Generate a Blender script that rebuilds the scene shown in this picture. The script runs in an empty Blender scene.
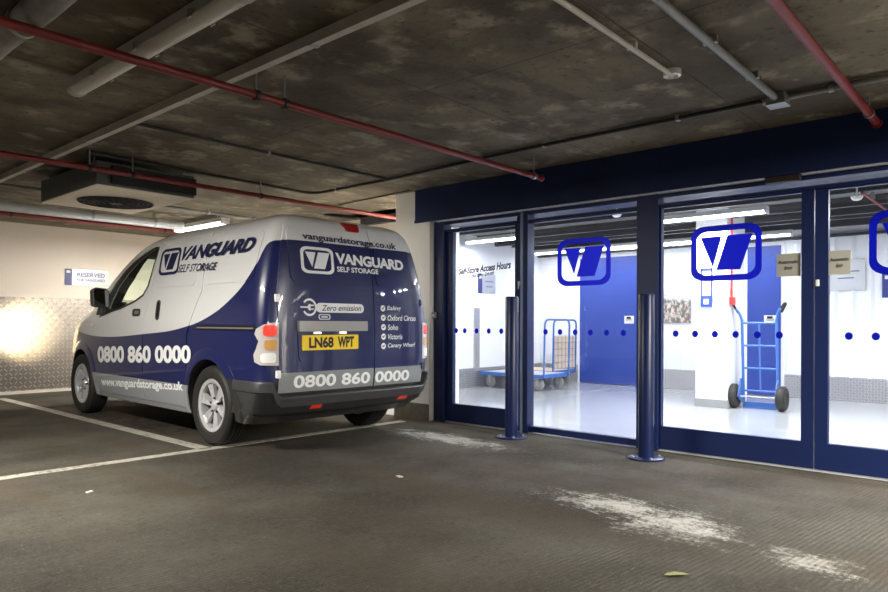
import bpy, bmesh, math, random
from mathutils import Vector, Matrix
random.seed(7)
SC = bpy.context.scene
COL = SC.collection
PI = math.pi

# ---------------------------------------------------------------- camera, world, exposure
cam_data = bpy.data.cameras.new('camera')
cam = bpy.data.objects.new('camera', cam_data); COL.objects.link(cam)
cam.location = (0, 0, .977)
cam.rotation_mode = 'QUATERNION'
cam.rotation_quaternion = (Matrix.Rotation(-.8448, 4, 'Z') @ Matrix.Rotation(PI/2, 4, 'X') @ Matrix.Rotation(.0035, 4, 'Z')).to_quaternion()
cam_data.sensor_width = 36; cam_data.lens = 36*678/888
cam_data.shift_y = 26.55/888
cam_data.clip_start = .02
SC.camera = cam
SC.view_settings.view_transform = 'Standard'; SC.view_settings.look = 'None'
SC.view_settings.exposure = 0.14; SC.view_settings.gamma = 1
SC.view_settings.use_curve_mapping = False
W_ = bpy.data.worlds.new('world'); SC.world = W_; W_.use_nodes = True
W_.node_tree.nodes['Background'].inputs[0].default_value = (1, .95, .88, 1)
W_.node_tree.nodes['Background'].inputs[1].default_value = .08

def area(name, loc, sx_, sy_, power, col=(1, 1, 1), rot=(0, 0, 0), spread=PI):
    l = bpy.data.lights.new(name, 'AREA'); l.shape = 'RECTANGLE'; l.size = sx_; l.size_y = sy_
    l.energy = power; l.color = col; l.spread = spread
    o = bpy.data.objects.new(name, l); COL.objects.link(o); o.location = loc; o.rotation_euler = rot
    return o
WARM = (1, .95, .86); COOL = (.95, .975, 1)
# light of the fluorescent fittings (each just under its own fitting, save the added hall row near the glass)
area('storage_hall_light', (7.6, 2.82, 2.10), .10, 1.2, 80, COOL)
area('storage_hall_light', (7.75, 5.95, 2.10), .10, .9, 14, COOL)
area('storage_hall_light', (7.6, .2, 2.10), .10, 1.2, 80, COOL)
area('storage_hall_light', (9.3, 4.4, 2.06), .08, 3.8, 34, COOL)
area('storage_hall_light', (5.75, 2.6, 2.16), .08, 3.6, 95, COOL)  # added light without a fitting, spills through the glass onto the floor outside
area('car_park_light', (4.42, 8.1, 2.15), .10, 1.1, 150, WARM)
area('car_park_light', (5.42, 5.22, 2.12), .5, .08, 40, WARM)
area('car_park_light', (.4, 4.55, 2.12), .10, 1.5, 200, WARM)
area('car_park_light', (4.0, -1.3, 2.12), .10, 1.5, 300, WARM)
area('car_park_light', (-.6, -3.2, 2.12), .10, 1.5, 110, WARM)
area('car_park_light', (3.0, -3.8, 2.12), .10, 1.5, 620, WARM)

# ---------------------------------------------------------------- materials
def mat(name, col, rough=.5, metal=0, coat=0, emis=None, estr=0, noise=0, nscale=8, bump=0, bscale=60, spec=.5, coatr=.03):
    m = bpy.data.materials.new(name); m.use_nodes = True
    nt = m.node_tree; b = nt.nodes['Principled BSDF']
    b.inputs['Base Color'].default_value = (*col, 1); b.inputs['Roughness'].default_value = rough
    b.inputs['Metallic'].default_value = metal; b.inputs['Coat Weight'].default_value = coat
    b.inputs['Coat Roughness'].default_value = coatr; b.inputs['Specular IOR Level'].default_value = spec
    if emis: b.inputs['Emission Color'].default_value = (*emis, 1); b.inputs['Emission Strength'].default_value = estr
    if noise or bump:
        tc = nt.nodes.new('ShaderNodeTexCoord')
    if noise:
        n = nt.nodes.new('ShaderNodeTexNoise'); n.inputs['Scale'].default_value = nscale; n.inputs['Detail'].default_value = 6
        nt.links.new(tc.outputs['Object'], n.inputs['Vector'])
        mx = nt.nodes.new('ShaderNodeMix'); mx.data_type = 'RGBA'
        mx.inputs[6].default_value = (*[c*(1-noise) for c in col], 1); mx.inputs[7].default_value = (*[min(1, c*(1+noise)) for c in col], 1)
        nt.links.new(n.outputs['Fac'], mx.inputs[0]); nt.links.new(mx.outputs[2], b.inputs['Base Color'])
    if bump:
        n = nt.nodes.new('ShaderNodeTexNoise'); n.inputs['Scale'].default_value = bscale; n.inputs['Detail'].default_value = 4
        nt.links.new(tc.outputs['Object'], n.inputs['Vector'])
        bp = nt.nodes.new('ShaderNodeBump'); bp.inputs['Strength'].default_value = bump; bp.inputs['Distance'].default_value = .004
        nt.links.new(n.outputs['Fac'], bp.inputs['Height']); nt.links.new(bp.outputs['Normal'], b.inputs['Normal'])
    return m
class G:
    "small helper for writing shader maths"
    def __init__(s, m): s.nt = m.node_tree; s.b = s.nt.nodes['Principled BSDF']
    def n(s, t, **k):
        x = s.nt.nodes.new(t)
        for a, v in k.items(): setattr(x, a, v)
        return x
    def put(s, sock, v):
        if hasattr(v, 'is_linked') or isinstance(v, bpy.types.NodeSocket): s.nt.links.new(v, sock)
        else: sock.default_value = v
    def m(s, op, a, b=0, c=0):
        x = s.n('ShaderNodeMath', operation=op); s.put(x.inputs[0], a); s.put(x.inputs[1], b); s.put(x.inputs[2], c); return x.outputs[0]
    def xyz(s, kind='Object'):
        t = s.n('ShaderNodeTexCoord'); q = s.n('ShaderNodeSeparateXYZ'); s.nt.links.new(t.outputs[kind], q.inputs[0]); s.tc = t.outputs[kind]; return q.outputs
    def noise(s, scale, detail=5, vec=None, rough=.55):
        x = s.n('ShaderNodeTexNoise'); x.inputs['Scale'].default_value = scale; x.inputs['Detail'].default_value = detail; x.inputs['Roughness'].default_value = rough
        s.nt.links.new(vec if vec else s.tc, x.inputs['Vector']); return x.outputs['Fac']
    def scaled(s, v):
        x = s.n('ShaderNodeVectorMath', operation='MULTIPLY'); s.nt.links.new(s.tc, x.inputs[0]); x.inputs[1].default_value = v; return x.outputs[0]
    def ss(s, v, a, b):
        x = s.n('ShaderNodeMapRange', interpolation_type='SMOOTHSTEP'); s.put(x.inputs[0], v); x.inputs[1].default_value = a; x.inputs[2].default_value = b
        return x.outputs[0]
    def mix(s, f, a, b):
        x = s.n('ShaderNodeMix', data_type='RGBA'); s.put(x.inputs[0], f)
        for i, v in ((6, a), (7, b)):
            if isinstance(v, tuple): x.inputs[i].default_value = (*v, 1)
            else: s.nt.links.new(v, x.inputs[i])
        return x.outputs[2]
    def bump(s, hgt, strength=.5, dist=.01):
        x = s.n('ShaderNodeBump'); x.inputs['Strength'].default_value = strength; x.inputs['Distance'].default_value = dist
        s.nt.links.new(hgt, x.inputs['Height']); s.nt.links.new(x.outputs[0], s.b.inputs['Normal'])

def mat_floor():
    m = mat('car_park_concrete', (.1, .09, .07), .8, spec=.18); g = G(m); x, y, z = g.xyz()
    big = g.noise(.9, 6); mid = g.noise(5, 8); fine = g.noise(85, 7, None, .7)
    streak = g.noise(1, 7, g.scaled((2.0, 26, 1)), .7)
    c = g.mix(g.ss(big, .3, .72), (.030, .026, .020), (.085, .078, .062))
    c = g.mix(g.m('MULTIPLY', g.ss(mid, .5, .75), .5), c, (.05, .043, .034))
    c = g.mix(g.m('MULTIPLY', g.ss(fine, .5, .8), .55), c, (.21, .20, .175))
    gr = g.noise(28, 9, None, .85)
    c = g.mix(g.m('MULTIPLY', g.ss(gr, .53, .66), .55), c, (.15, .14, .118))
    c = g.mix(g.m('MULTIPLY', g.ss(gr, .47, .36), .7), c, (.012, .011, .009))
    # worn pale scuffs in front of the glass doors
    def blob(cx, cy, ang, rx, ry):
        dx = g.m('SUBTRACT', x, cx); dy = g.m('SUBTRACT', y, cy); ca, sa = math.cos(ang), math.sin(ang)
        u = g.m('DIVIDE', g.m('ADD', g.m('MULTIPLY', dx, ca), g.m('MULTIPLY', dy, sa)), rx)
        v = g.m('DIVIDE', g.m('SUBTRACT', g.m('MULTIPLY', dy, ca), g.m('MULTIPLY', dx, sa)), ry)
        return g.m('SUBTRACT', 1, g.m('SQRT', g.m('ADD', g.m('MULTIPLY', u, u), g.m('MULTIPLY', v, v))))
    b1 = g.m('MAXIMUM', blob(3.33, 1.70, 1.52, .56, .24), blob(3.20, 1.35, 1.45, .38, .34))
    b1 = g.m('MAXIMUM', b1, g.m('MAXIMUM', blob(3.08, .72, 1.35, .26, .16), blob(4.3, 3.8, 1.5, .9, .25)))
    sc = g.noise(7, 9, g.scaled((1.6, .8, 1)), .75)
    sp = g.noise(45, 6, None, .8)
    f = g.ss(g.m('ADD', g.m('MULTIPLY', b1, .32), g.m('ADD', g.m('MULTIPLY', sc, .95), g.m('MULTIPLY', sp, .85))), .95, 1.22)
    f = g.m('MULTIPLY', f, g.ss(b1, -.9, .25))
    c = g.mix(g.m('MULTIPLY', f, .8), c, (.50, .49, .45))
    # brownish grime and tyre tracks towards the bays
    tr = g.m('MULTIPLY', g.ss(g.noise(.6, 4, g.scaled((3, .5, 1))), .48, .62), .5)
    c = g.mix(tr, c, (.06, .045, .03))
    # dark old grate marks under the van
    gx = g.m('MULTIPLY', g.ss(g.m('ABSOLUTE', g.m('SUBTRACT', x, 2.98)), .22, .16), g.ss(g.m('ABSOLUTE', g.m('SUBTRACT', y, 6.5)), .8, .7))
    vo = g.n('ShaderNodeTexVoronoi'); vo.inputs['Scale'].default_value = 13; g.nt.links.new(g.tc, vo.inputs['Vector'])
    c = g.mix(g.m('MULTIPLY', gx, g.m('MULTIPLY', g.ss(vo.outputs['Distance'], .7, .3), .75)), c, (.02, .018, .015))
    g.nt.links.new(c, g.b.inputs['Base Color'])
    rib = g.m('SINE', g.m('ADD', g.m('MULTIPLY', g.m('ADD', y, g.m('MULTIPLY', x, .12)), 250), g.m('MULTIPLY', mid, 4)))
    hh = g.m('ADD', g.m('MULTIPLY', rib, g.m('MULTIPLY', g.ss(big, .35, .6), .22)), g.m('ADD', fine, streak))
    g.bump(hh, .8, .006)
    g.nt.links.new(g.m('SUBTRACT', .86, g.m('MULTIPLY', g.ss(big, .35, .7), .18)), g.b.inputs['Roughness'])
    return m
def mat_ceiling():
    m = mat('ceiling_concrete', (.1, .09, .07), .85); g = G(m); x, y, z = g.xyz()
    big = g.noise(1.1, 7); mid = g.noise(4.5, 9); pit = g.noise(22, 6); st = g.noise(1, 6, g.scaled((2.2, 4.5, 1)))
    c = g.mix(g.ss(big, .36, .62), (.070, .055, .032), (.180, .150, .100))
    c = g.mix(g.m('MULTIPLY', g.ss(mid, .52, .68), .7), c, (.36, .315, .235))
    c = g.mix(g.m('MULTIPLY', g.ss(st, .48, .66), .6), c, (.055, .044, .026))
    c = g.mix(g.m('MULTIPLY', g.ss(pit, .56, .70), .65), c, (.04, .032, .022))
    fy = g.m('FRACT', g.m('DIVIDE', g.m('ADD', g.m('ADD', y, 10.15), g.m('MULTIPLY', g.noise(2, 3), .03)), 1.22))
    ln = g.m('MULTIPLY', g.ss(g.m('ABSOLUTE', g.m('SUBTRACT', fy, .5)), .006, .0015), .75)
    fx = g.m('FRACT', g.m('DIVIDE', g.m('ADD', x, 10.6), 2.44))
    ln = g.m('MAXIMUM', ln, g.m('MULTIPLY', g.ss(g.m('ABSOLUTE', g.m('SUBTRACT', fx, .5)), .003, .001), .6))
    c = g.mix(ln, c, (.03, .024, .016))
    g.nt.links.new(c, g.b.inputs['Base Color'])
    g.bump(g.m('SUBTRACT', g.m('ADD', mid, g.m('MULTIPLY', pit, .5)), ln), .5, .02)
    return m
def mat_plate(name, ax, cell=.05, col=(.42, .40, .38), rough=.32):
    "raised lozenge chequer plate; ax = the two object axes it runs along"
    m = mat(name, col, rough, .9); g = G(m); q = g.xyz(); u = g.m('DIVIDE', q[ax[0]], cell); v = g.m('DIVIDE', q[ax[1]], cell)
    par = g.m('MODULO', g.m('ADD', g.m('FLOOR', g.m('ADD', u, 400)), g.m('FLOOR', g.m('ADD', v, 400))), 2)
    a = g.m('SUBTRACT', g.m('FRACT', g.m('ADD', u, 400)), .5); b = g.m('SUBTRACT', g.m('FRACT', g.m('ADD', v, 400)), .5)
    p = g.m('ADD', a, b); r = g.m('SUBTRACT', a, b)
    P = g.m('ADD', g.m('MULTIPLY', p, par), g.m('MULTIPLY', r, g.m('SUBTRACT', 1, par)))
    R = g.m('ADD', g.m('MULTIPLY', r, par), g.m('MULTIPLY', p, g.m('SUBTRACT', 1, par)))
    e = g.m('ADD', g.m('POWER', g.m('ABSOLUTE', g.m('DIVIDE', P, .78)), 2), g.m('POWER', g.m('ABSOLUTE', g.m('DIVIDE', R, .24)), 2))
    hgt = g.ss(e, 1.0, .35)
    g.bump(hgt, 1, .006)
    g.nt.links.new(g.mix(hgt, tuple(c*.8 for c in col), tuple(min(1, c*1.35) for c in col)), g.b.inputs['Base Color'])
    return m
def mat_wall(name, col, dirt=.25):
    m = mat(name, col, .6); g = G(m); g.xyz(); n = g.noise(1.3, 6); f = g.noise(14, 5)
    c = g.mix(g.m('MULTIPLY', g.ss(n, .45, .75), dirt), col, tuple(a*.72*b for a, b in zip(col, (1, .97, .9))))
    g.nt.links.new(c, g.b.inputs['Base Color']); g.bump(f, .2, .004); return m
def mat_line():
    m = mat('worn_line_paint', (.4, .38, .33), .6); g = G(m); g.xyz()
    n = g.noise(30, 8, None, .7); k = g.noise(3, 5)
    f = g.ss(g.m('ADD', n, g.m('MULTIPLY', k, .5)), .72, .95)
    g.nt.links.new(g.mix(f, (.40, .375, .32), (.10, .09, .075)), g.b.inputs['Base Color']); return m
def mat_glass(name, tint=(1, 1, 1), refl=1.0, rough=0.0):
    m = bpy.data.materials.new(name); m.use_nodes = True; nt = m.node_tree; nt.nodes.clear()
    o = nt.nodes.new('ShaderNodeOutputMaterial'); t = nt.nodes.new('ShaderNodeBsdfTransparent'); t.inputs[0].default_value = (*tint, 1)
    gl = nt.nodes.new('ShaderNodeBsdfGlossy'); gl.inputs['Roughness'].default_value = rough; gl.inputs[0].default_value = (refl, refl, refl, 1)
    fr = nt.nodes.new('ShaderNodeFresnel'); ge = nt.nodes.new('ShaderNodeNewGeometry'); mr = nt.nodes.new('ShaderNodeMapRange')
    mr.inputs[3].default_value = 1.5; mr.inputs[4].default_value = 1/1.5   # same index for both faces of the thin pane
    nt.links.new(ge.outputs['Backfacing'], mr.inputs[0]); nt.links.new(mr.outputs[0], fr.inputs[0]); mx = nt.nodes.new('ShaderNodeMixShader')
    nt.links.new(fr.outputs[0], mx.inputs[0]); nt.links.new(t.outputs[0], mx.inputs[1]); nt.links.new(gl.outputs[0], mx.inputs[2]); nt.links.new(mx.outputs[0], o.inputs[0])
    return m
def emit(name, col, s):
    m = mat(name, (.9, .9, .9), .5, emis=col, estr=s); return m

M = {}
M['floor'] = mat_floor(); M['ceil'] = mat_ceiling()
M['wallb'] = mat_wall('cream_painted_wall', (.84, .76, .67)); M['col'] = mat_wall('white_painted_concrete', (.86, .84, .78), .35)
M['plinth'] = mat('bare_concrete_plinth', (.16, .14, .10), .8, noise=.4, nscale=12, bump=.5)
M['plateX'] = mat_plate('chequer_plate_back', (0, 2), .058, (.38, .35, .32), .36); M['plateY'] = mat_plate('chequer_plate_hall', (1, 2), .034, (.62, .62, .64), .4)
M['plateXi'] = mat_plate('chequer_plate_hall_side', (0, 2), .034, (.62, .62, .64), .4)
M['line'] = mat_line()
M['navy'] = mat('navy_frame_paint', (.007, .017, .080), .42, spec=.35, noise=.12, nscale=3)
M['fascia'] = mat('navy_fascia_paint', (.008, .018, .075), .5, spec=.3, noise=.25, nscale=2.5)
M['boll'] = mat('navy_bollard_paint', (.006, .014, .068), .34, spec=.4)
M['soffit'] = mat('white_soffit_board', (.75, .76, .80), .5)
M['alu'] = mat('brushed_aluminium', (.75, .76, .80), .35, .8)
M['glass'] = mat_glass('door_glass', (.985, .99, 1.0))
M['decal'] = mat('blue_vinyl', (.004, .008, .30), .35)
_nt = M['decal'].node_tree; _t = _nt.nodes.new('ShaderNodeBsdfTranslucent'); _t.inputs[0].default_value = (.002, .004, .20, 1)
_m = _nt.nodes.new('ShaderNodeMixShader'); _m.inputs[0].default_value = .75; _o = _nt.nodes['Material Output']
_nt.links.new(_nt.nodes['Principled BSDF'].outputs[0], _m.inputs[1]); _nt.links.new(_t.outputs[0], _m.inputs[2]); _nt.links.new(_m.outputs[0], _o.inputs[0])
M['decaltxt'] = mat('dark_vinyl_lettering', (.03, .03, .06), .4)
M['white'] = mat('white_plastic', (.8, .8, .78), .4); M['grey'] = mat('grey_plastic', (.30, .31, .31), .5, noise=.2)
M['hallwall'] = mat('hall_white_wall', (.86, .88, .92), .5); M['hallfloor'] = mat('hall_grey_resin_floor', (.44, .46, .48), .18, coat=.3, noise=.05, nscale=2)
M['hallceil'] = mat('hall_ceiling', (.17, .17, .18), .8, noise=.3, nscale=2); M['beam'] = mat('dark_steel_joist', (.045, .045, .05), .5)
M['bluedoor'] = mat('blue_door_paint', (.032, .070, .36), .35, noise=.08, nscale=1.5)
M['tube'] = emit('lit_fluorescent_diffuser', (.92, .96, 1), 9); M['tubew'] = emit('lit_warm_diffuser', (1, .95, .86), 7)
M['housing'] = mat('light_housing', (.6, .6, .58), .5)
M['red'] = mat('red_pipe_paint', (.20, .016, .013), .45, noise=.25, nscale=9); M['steel'] = mat('galvanised_steel', (.42, .43, .44), .42, .75, noise=.25, nscale=14)
M['duct'] = mat('pale_galvanised_duct', (.62, .64, .66), .4, .35, noise=.12, nscale=6)
M['conduit'] = mat('grey_conduit', (.20, .20, .19), .45, .3, noise=.2, nscale=10); M['black'] = mat('black_cable', (.018, .017, .015), .5)
M['whitepipe'] = mat('white_conduit', (.50, .48, .42), .5, noise=.1); M['trunk'] = mat('dusty_white_trunking', (.50, .47, .41), .6, noise=.3, nscale=6)
M['lag'] = mat('dusty_pipe_lagging', (.26, .25, .22), .6, noise=.95, nscale=5, bump=.8, bscale=14)
M['diff'] = mat('unlit_ribbed_diffuser', (.60, .56, .50), .35, noise=.12)
M['acside'] = mat('fan_unit_sheet', (.10, .11, .11), .5, .4, noise=.3); M['acbot'] = mat('fan_unit_panel', (.85, .76, .62), .5, noise=.12, nscale=4)
M['dark'] = mat('very_dark', (.012, .012, .014), .6); M['rubber'] = mat('tyre_rubber', (.020, .019, .018), .62, bump=.3, bscale=40)
M['leaf'] = mat('dry_leaf', (.22, .22, .08), .7); M['paper'] = mat('paper_scrap', (.5, .5, .47), .7)
M['trolblue'] = mat('light_blue_powder_coat', (.05, .15, .46), .35); M['ply'] = mat('pale_plywood', (.70, .56, .38), .55, noise=.15)
M['redsign'] = mat('red_paint', (.65, .03, .03), .4); M['signgrey'] = mat('silver_sign', (.50, .52, .55), .35, .3); M['beige'] = mat('beige_label', (.40, .39, .33), .6)
M['navysign'] = mat('navy_sign', (.02, .035, .22), .4); M['poster'] = None

def mat_poster():
    m = mat('city_view_print', (.5, .5, .5), .4); g = G(m); q = g.xyz()
    z = q[2]; n = g.noise(16, 6, g.scaled((1, 1.4, .8))); k = g.noise(5, 5)
    c = g.mix(g.ss(n, .42, .6), (.16, .15, .14), (.62, .58, .52))
    sky = g.ss(g.m('ADD', z, g.m('MULTIPLY', k, .18)), 1.38, 1.46)
    c = g.mix(sky, c, (.70, .76, .82))
    c = g.mix(g.m('MULTIPLY', g.ss(g.noise(22, 3), .60, .66), .8), c, (.50, .10, .06))
    g.nt.links.new(c, g.b.inputs['Base Color']); return m
M['poster'] = mat_poster()

# ---------------------------------------------------------------- mesh helpers
def obj(name, bm, m, parent=None, smooth=None, bevel=0):
    bmesh.ops.recalc_face_normals(bm, faces=bm.faces)
    me = bpy.data.meshes.new(name); bm.to_mesh(me); bm.free()
    if isinstance(m, (list, tuple)):
        for q in m: me.materials.append(q)
    else: me.materials.append(m)
    if smooth is not None:
        for p in me.polygons: p.use_smooth = True
        me.set_sharp_from_angle(angle=math.radians(smooth))
    o = bpy.data.objects.new(name, me); COL.objects.link(o)
    if parent: o.parent = parent
    if bevel:
        b = o.modifiers.new('bevel', 'BEVEL'); b.width = bevel; b.segments = 2; b.limit_method = 'ANGLE'
    return o
def tag(o, label, cat, group=None, kind=None):
    if label: o['label'] = label
    if cat: o['category'] = cat
    if group: o['group'] = group
    if kind: o['kind'] = kind
    return o
def thing(name, label, cat, loc=(0, 0, 0), rotz=0, group=None, kind=None):
    o = bpy.data.objects.new(name, None); COL.objects.link(o); o.location = loc; o.rotation_euler = (0, 0, rotz)
    o.empty_display_size = .1
    return tag(o, label, cat, group, kind)
def struct(name, bm, m, parent=None, **k):
    o = obj(name, bm, m, parent, **k)
    if not parent: o['kind'] = 'structure'
    return o
def bx(bm, x0, x1, y0, y1, z0, z1, mi=0):
    v = [bm.verts.new((x, y, z)) for z in (z0, z1) for y in (y0, y1) for x in (x0, x1)]
    for f in ((0, 2, 3, 1), (4, 5, 7, 6), (0, 1, 5, 4), (2, 6, 7, 3), (0, 4, 6, 2), (1, 3, 7, 5)):
        bm.faces.new([v[i] for i in f]).material_index = mi
    return bm
def box(*a): return bx(bmesh.new(), *a)
def boxes(*L):
    bm = bmesh.new()
    for a in L: bx(bm, *a)
    return bm
def tube(bm, pts, r, n=12, cap=True, mi=0):
    pts = [Vector(p) for p in pts]; rings = []; up = None
    for i, p in enumerate(pts):
        d = (pts[min(i+1, len(pts)-1)]-pts[max(i-1, 0)]).normalized()
        if up is None: up = Vector((0, 0, 1)) if abs(d.z) < .9 else Vector((1, 0, 0))
        a = d.cross(up).normalized(); b = a.cross(d).normalized(); up = b
        rr = r[i] if isinstance(r, (list, tuple)) else r
        rings.append([bm.verts.new(p+a*rr*math.cos(2*PI*k/n)+b*rr*math.sin(2*PI*k/n)) for k in range(n)])
    for A, B in zip(rings, rings[1:]):
        for k in range(n): bm.faces.new((A[k], A[(k+1) % n], B[(k+1) % n], B[k])).material_index = mi
    if cap: bm.faces.new(rings[0][::-1]).material_index = mi; bm.faces.new(rings[-1]).material_index = mi
    return bm
def tb(pts, r, n=12): return tube(bmesh.new(), pts, r, n)
def arc(pts, r, seg=6):
    "round the corners of a polyline"
    pts = [Vector(p) for p in pts]; out = [pts[0]]
    for a, b, c in zip(pts, pts[1:], pts[2:]):
        u = (a-b).normalized(); v = (c-b).normalized(); q = min(r, (a-b).length*.49, (c-b).length*.49)
        p0, p2 = b+u*q, b+v*q
        for i in range(seg+1):
            t = i/seg; out.append(p0*(1-t)**2+b*2*t*(1-t)+p2*t*t)
    out.append(pts[-1]); return out
def lathe(bm, prof, c, axis='x', n=32, close=False):
    "revolve profile [(offset along axis, radius)] about an axis through c"
    rings = []
    for (o, r) in prof:
        ring = []
        for k in range(n):
            a = 2*PI*k/n; s_, c_ = math.sin(a)*r, math.cos(a)*r
            p = {'x': (o, s_, c_), 'y': (s_, o, c_), 'z': (s_, c_, o)}[axis]
            ring.append(bm.verts.new((c[0]+p[0], c[1]+p[1], c[2]+p[2])))
        rings.append(ring)
    prs = list(zip(rings, rings[1:])) + ([(rings[-1], rings[0])] if close else [])
    for A, B in prs:
        for k in range(n): bm.faces.new((A[k], A[(k+1) % n], B[(k+1) % n], B[k]))
    if not close:
        if prof[0][1] > 1e-4: bm.faces.new(rings[0][::-1])
        if prof[-1][1] > 1e-4: bm.faces.new(rings[-1])
    return bm
def prism(bm, pts, f0, f1):
    "extrude a 2D outline between two mapping functions"
    a = [bm.verts.new(f0(*p)) for p in pts]; b = [bm.verts.new(f1(*p)) for p in pts]; n = len(pts)
    bm.faces.new(a); bm.faces.new(b[::-1])
    for i in range(n): bm.faces.new((a[i], b[i], b[(i+1) % n], a[(i+1) % n]))
    return bm
def rrect(u0, u1, v0, v1, r, seg=5):
    out = []
    for cx, cy, a0 in ((u1-r, v1-r, 0), (u0+r, v1-r, 90), (u0+r, v0+r, 180), (u1-r, v0+r, 270)):
        for i in range(seg+1):
            a = math.radians(a0+90*i/seg); out.append((cx+r*math.cos(a), cy+r*math.sin(a)))
    return out
def flat_poly(outline, holes=(), step=None):
    "planar mesh (u,v,0) of an outline with holes, optionally cut into a grid"
    bm = bmesh.new(); ed = []
    for lp in [outline]+list(holes):
        vs = [bm.verts.new((p[0], p[1], 0)) for p in lp]
        ed += [bm.edges.new((vs[i], vs[(i+1) % len(vs)])) for i in range(len(vs))]
    bmesh.ops.triangle_fill(bm, use_beauty=True, use_dissolve=False, edges=ed, normal=(0, 0, 1))
    if holes:
        # drop faces that ended up inside a hole
        def inside(p, lp):
            c = False
            for i in range(len(lp)):
                (x1, y1), (x2, y2) = lp[i], lp[i-1]
                if (y1 > p[1]) != (y2 > p[1]) and p[0] < (x2-x1)*(p[1]-y1)/(y2-y1)+x1: c = not c
            return c
        bad = [f for f in bm.faces if any(inside(f.calc_center_median(), h) for h in holes)]
        bmesh.ops.delete(bm, geom=bad, context='FACES')
    if step: grid_cut(bm, step)
    return bm
def grid_cut(bm, step):
    for ax in (0, 1):
        lo = min(v.co[ax] for v in bm.verts); hi = max(v.co[ax] for v in bm.verts)
        k = math.floor(lo/step)+1
        while k*step < hi-1e-5:
            co = [0, 0, 0]; co[ax] = k*step; no = [0, 0, 0]; no[ax] = 1
            bmesh.ops.bisect_plane(bm, geom=bm.verts[:]+bm.edges[:]+bm.faces[:], plane_co=co, plane_no=no, dist=1e-6)
            k += 1
def patch(name, outline, fn, m, parent, off=.004, depth=.006, step=.05, holes=(), smooth=35):
    "panel lying on a surface: fn(u, v, offset) gives the 3D point"
    bm = flat_poly(outline, holes, step)
    uv = {v: (v.co.x, v.co.y) for v in bm.verts}
    bed = [e for e in bm.edges if len(e.link_faces) == 1]
    if depth:
        r = bmesh.ops.extrude_edge_only(bm, edges=bed)
        nv = [g for g in r['geom'] if isinstance(g, bmesh.types.BMVert)]
        new = {v: (v.co.x, v.co.y) for v in nv}
        for v, (a, b) in new.items(): v.co = Vector(fn(a, b, off-depth))
    for v, (a, b) in uv.items(): v.co = Vector(fn(a, b, off))
    return obj(name, bm, m, parent, smooth=smooth)
def text_bm(s, weight=0.0, shear=0.0, space=1.0, step=None):
    "text as a planar mesh scaled to the unit square"
    cu = bpy.data.curves.new('lettering', 'FONT'); cu.body = s; cu.offset = weight; cu.shear = shear; cu.space_character = space
    cu.resolution_u = 4; cu.fill_mode = 'FRONT'
    o = bpy.data.objects.new('lettering', cu); COL.objects.link(o)
    dg = bpy.context.evaluated_depsgraph_get(); dg.update()
    me = bpy.data.meshes.new_from_object(o.evaluated_get(dg))
    bm = bmesh.new(); bm.from_mesh(me)
    bpy.data.objects.remove(o); bpy.data.curves.remove(cu); bpy.data.meshes.remove(me)
    xs = [v.co.x for v in bm.verts]; ys = [v.co.y for v in bm.verts]
    x0, x1, y0, y1 = min(xs), max(xs), min(ys), max(ys)
    for v in bm.verts: v.co = Vector(((v.co.x-x0)/(x1-x0), (v.co.y-y0)/(y1-y0), 0))
    if step: grid_cut(bm, step)
    return bm
def put_text(name, s, quad, fn, m, parent, weight=.0, shear=0.0, space=1.0, step=None, off=.002):
    "quad = (u0,v0bottom,v0top, u1,v1bottom,v1top)"
    bm = text_bm(s, weight, shear, space, step); u0, a0, b0, u1, a1, b1 = quad
    for v in bm.verts:
        x, y = v.co.x, v.co.y; lo = a0+(a1-a0)*x; hi = b0+(b1-b0)*x
        v.co = Vector(fn(u0+(u1-u0)*x, lo+(hi-lo)*y, off))
    me_n = name
    me = bpy.data.meshes.new(me_n); bm.to_mesh(me); bm.free(); me.materials.append(m)
    o = bpy.data.objects.new(me_n, me); COL.objects.link(o); o.parent = parent
    return o
LOGO_V = [(.14, .80), (.45, .80), (.325, .24)]
LOGO_P = [(.53, .81), (.88, .81), (.71, .19), (.37, .19)]
def logo(name, quad, fn, m, parent, off=.002, slant=0.0, ring=.085, depth=0, asp=1.25, step=.02, mark=None):
    "framed V mark filling the quad (u0,v0,u1,v1)"
    u0, v0, u1, v1 = quad
    def mp(p): return (u0+(u1-u0)*(p[0]+slant*(p[1]-.5)), v0+(v1-v0)*p[1])
    def rr(i):
        r = .2-i*.55; return [mp((x, 1-y)) for x, y in [(a, b/1) for a, b in rrect(i, 1-i, i*asp, 1-i*asp, r)]]
    outer = rr(0); inner = rr(ring)
    objs = []
    bm = flat_poly(outer, [inner], step)
    for pl in (LOGO_V, LOGO_P):
        q = flat_poly([mp(p) for p in pl], (), step); t = bpy.data.meshes.new('t'); q.to_mesh(t); q.free(); bm.from_mesh(t); bpy.data.meshes.remove(t)
    for v in bm.verts: v.co = Vector(fn(v.co.x, v.co.y, off))
    me = bpy.data.meshes.new(name); bm.to_mesh(me); bm.free(); me.materials.append(m)
    o = bpy.data.objects.new(name, me); COL.objects.link(o); o.parent = parent
    return o
def copy_tree(o, parent=None):
    c = o.copy(); COL.objects.link(c); c.parent = parent
    for ch in [q for q in bpy.data.objects if q.parent == o]: copy_tree(ch, c)
    return c

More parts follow.
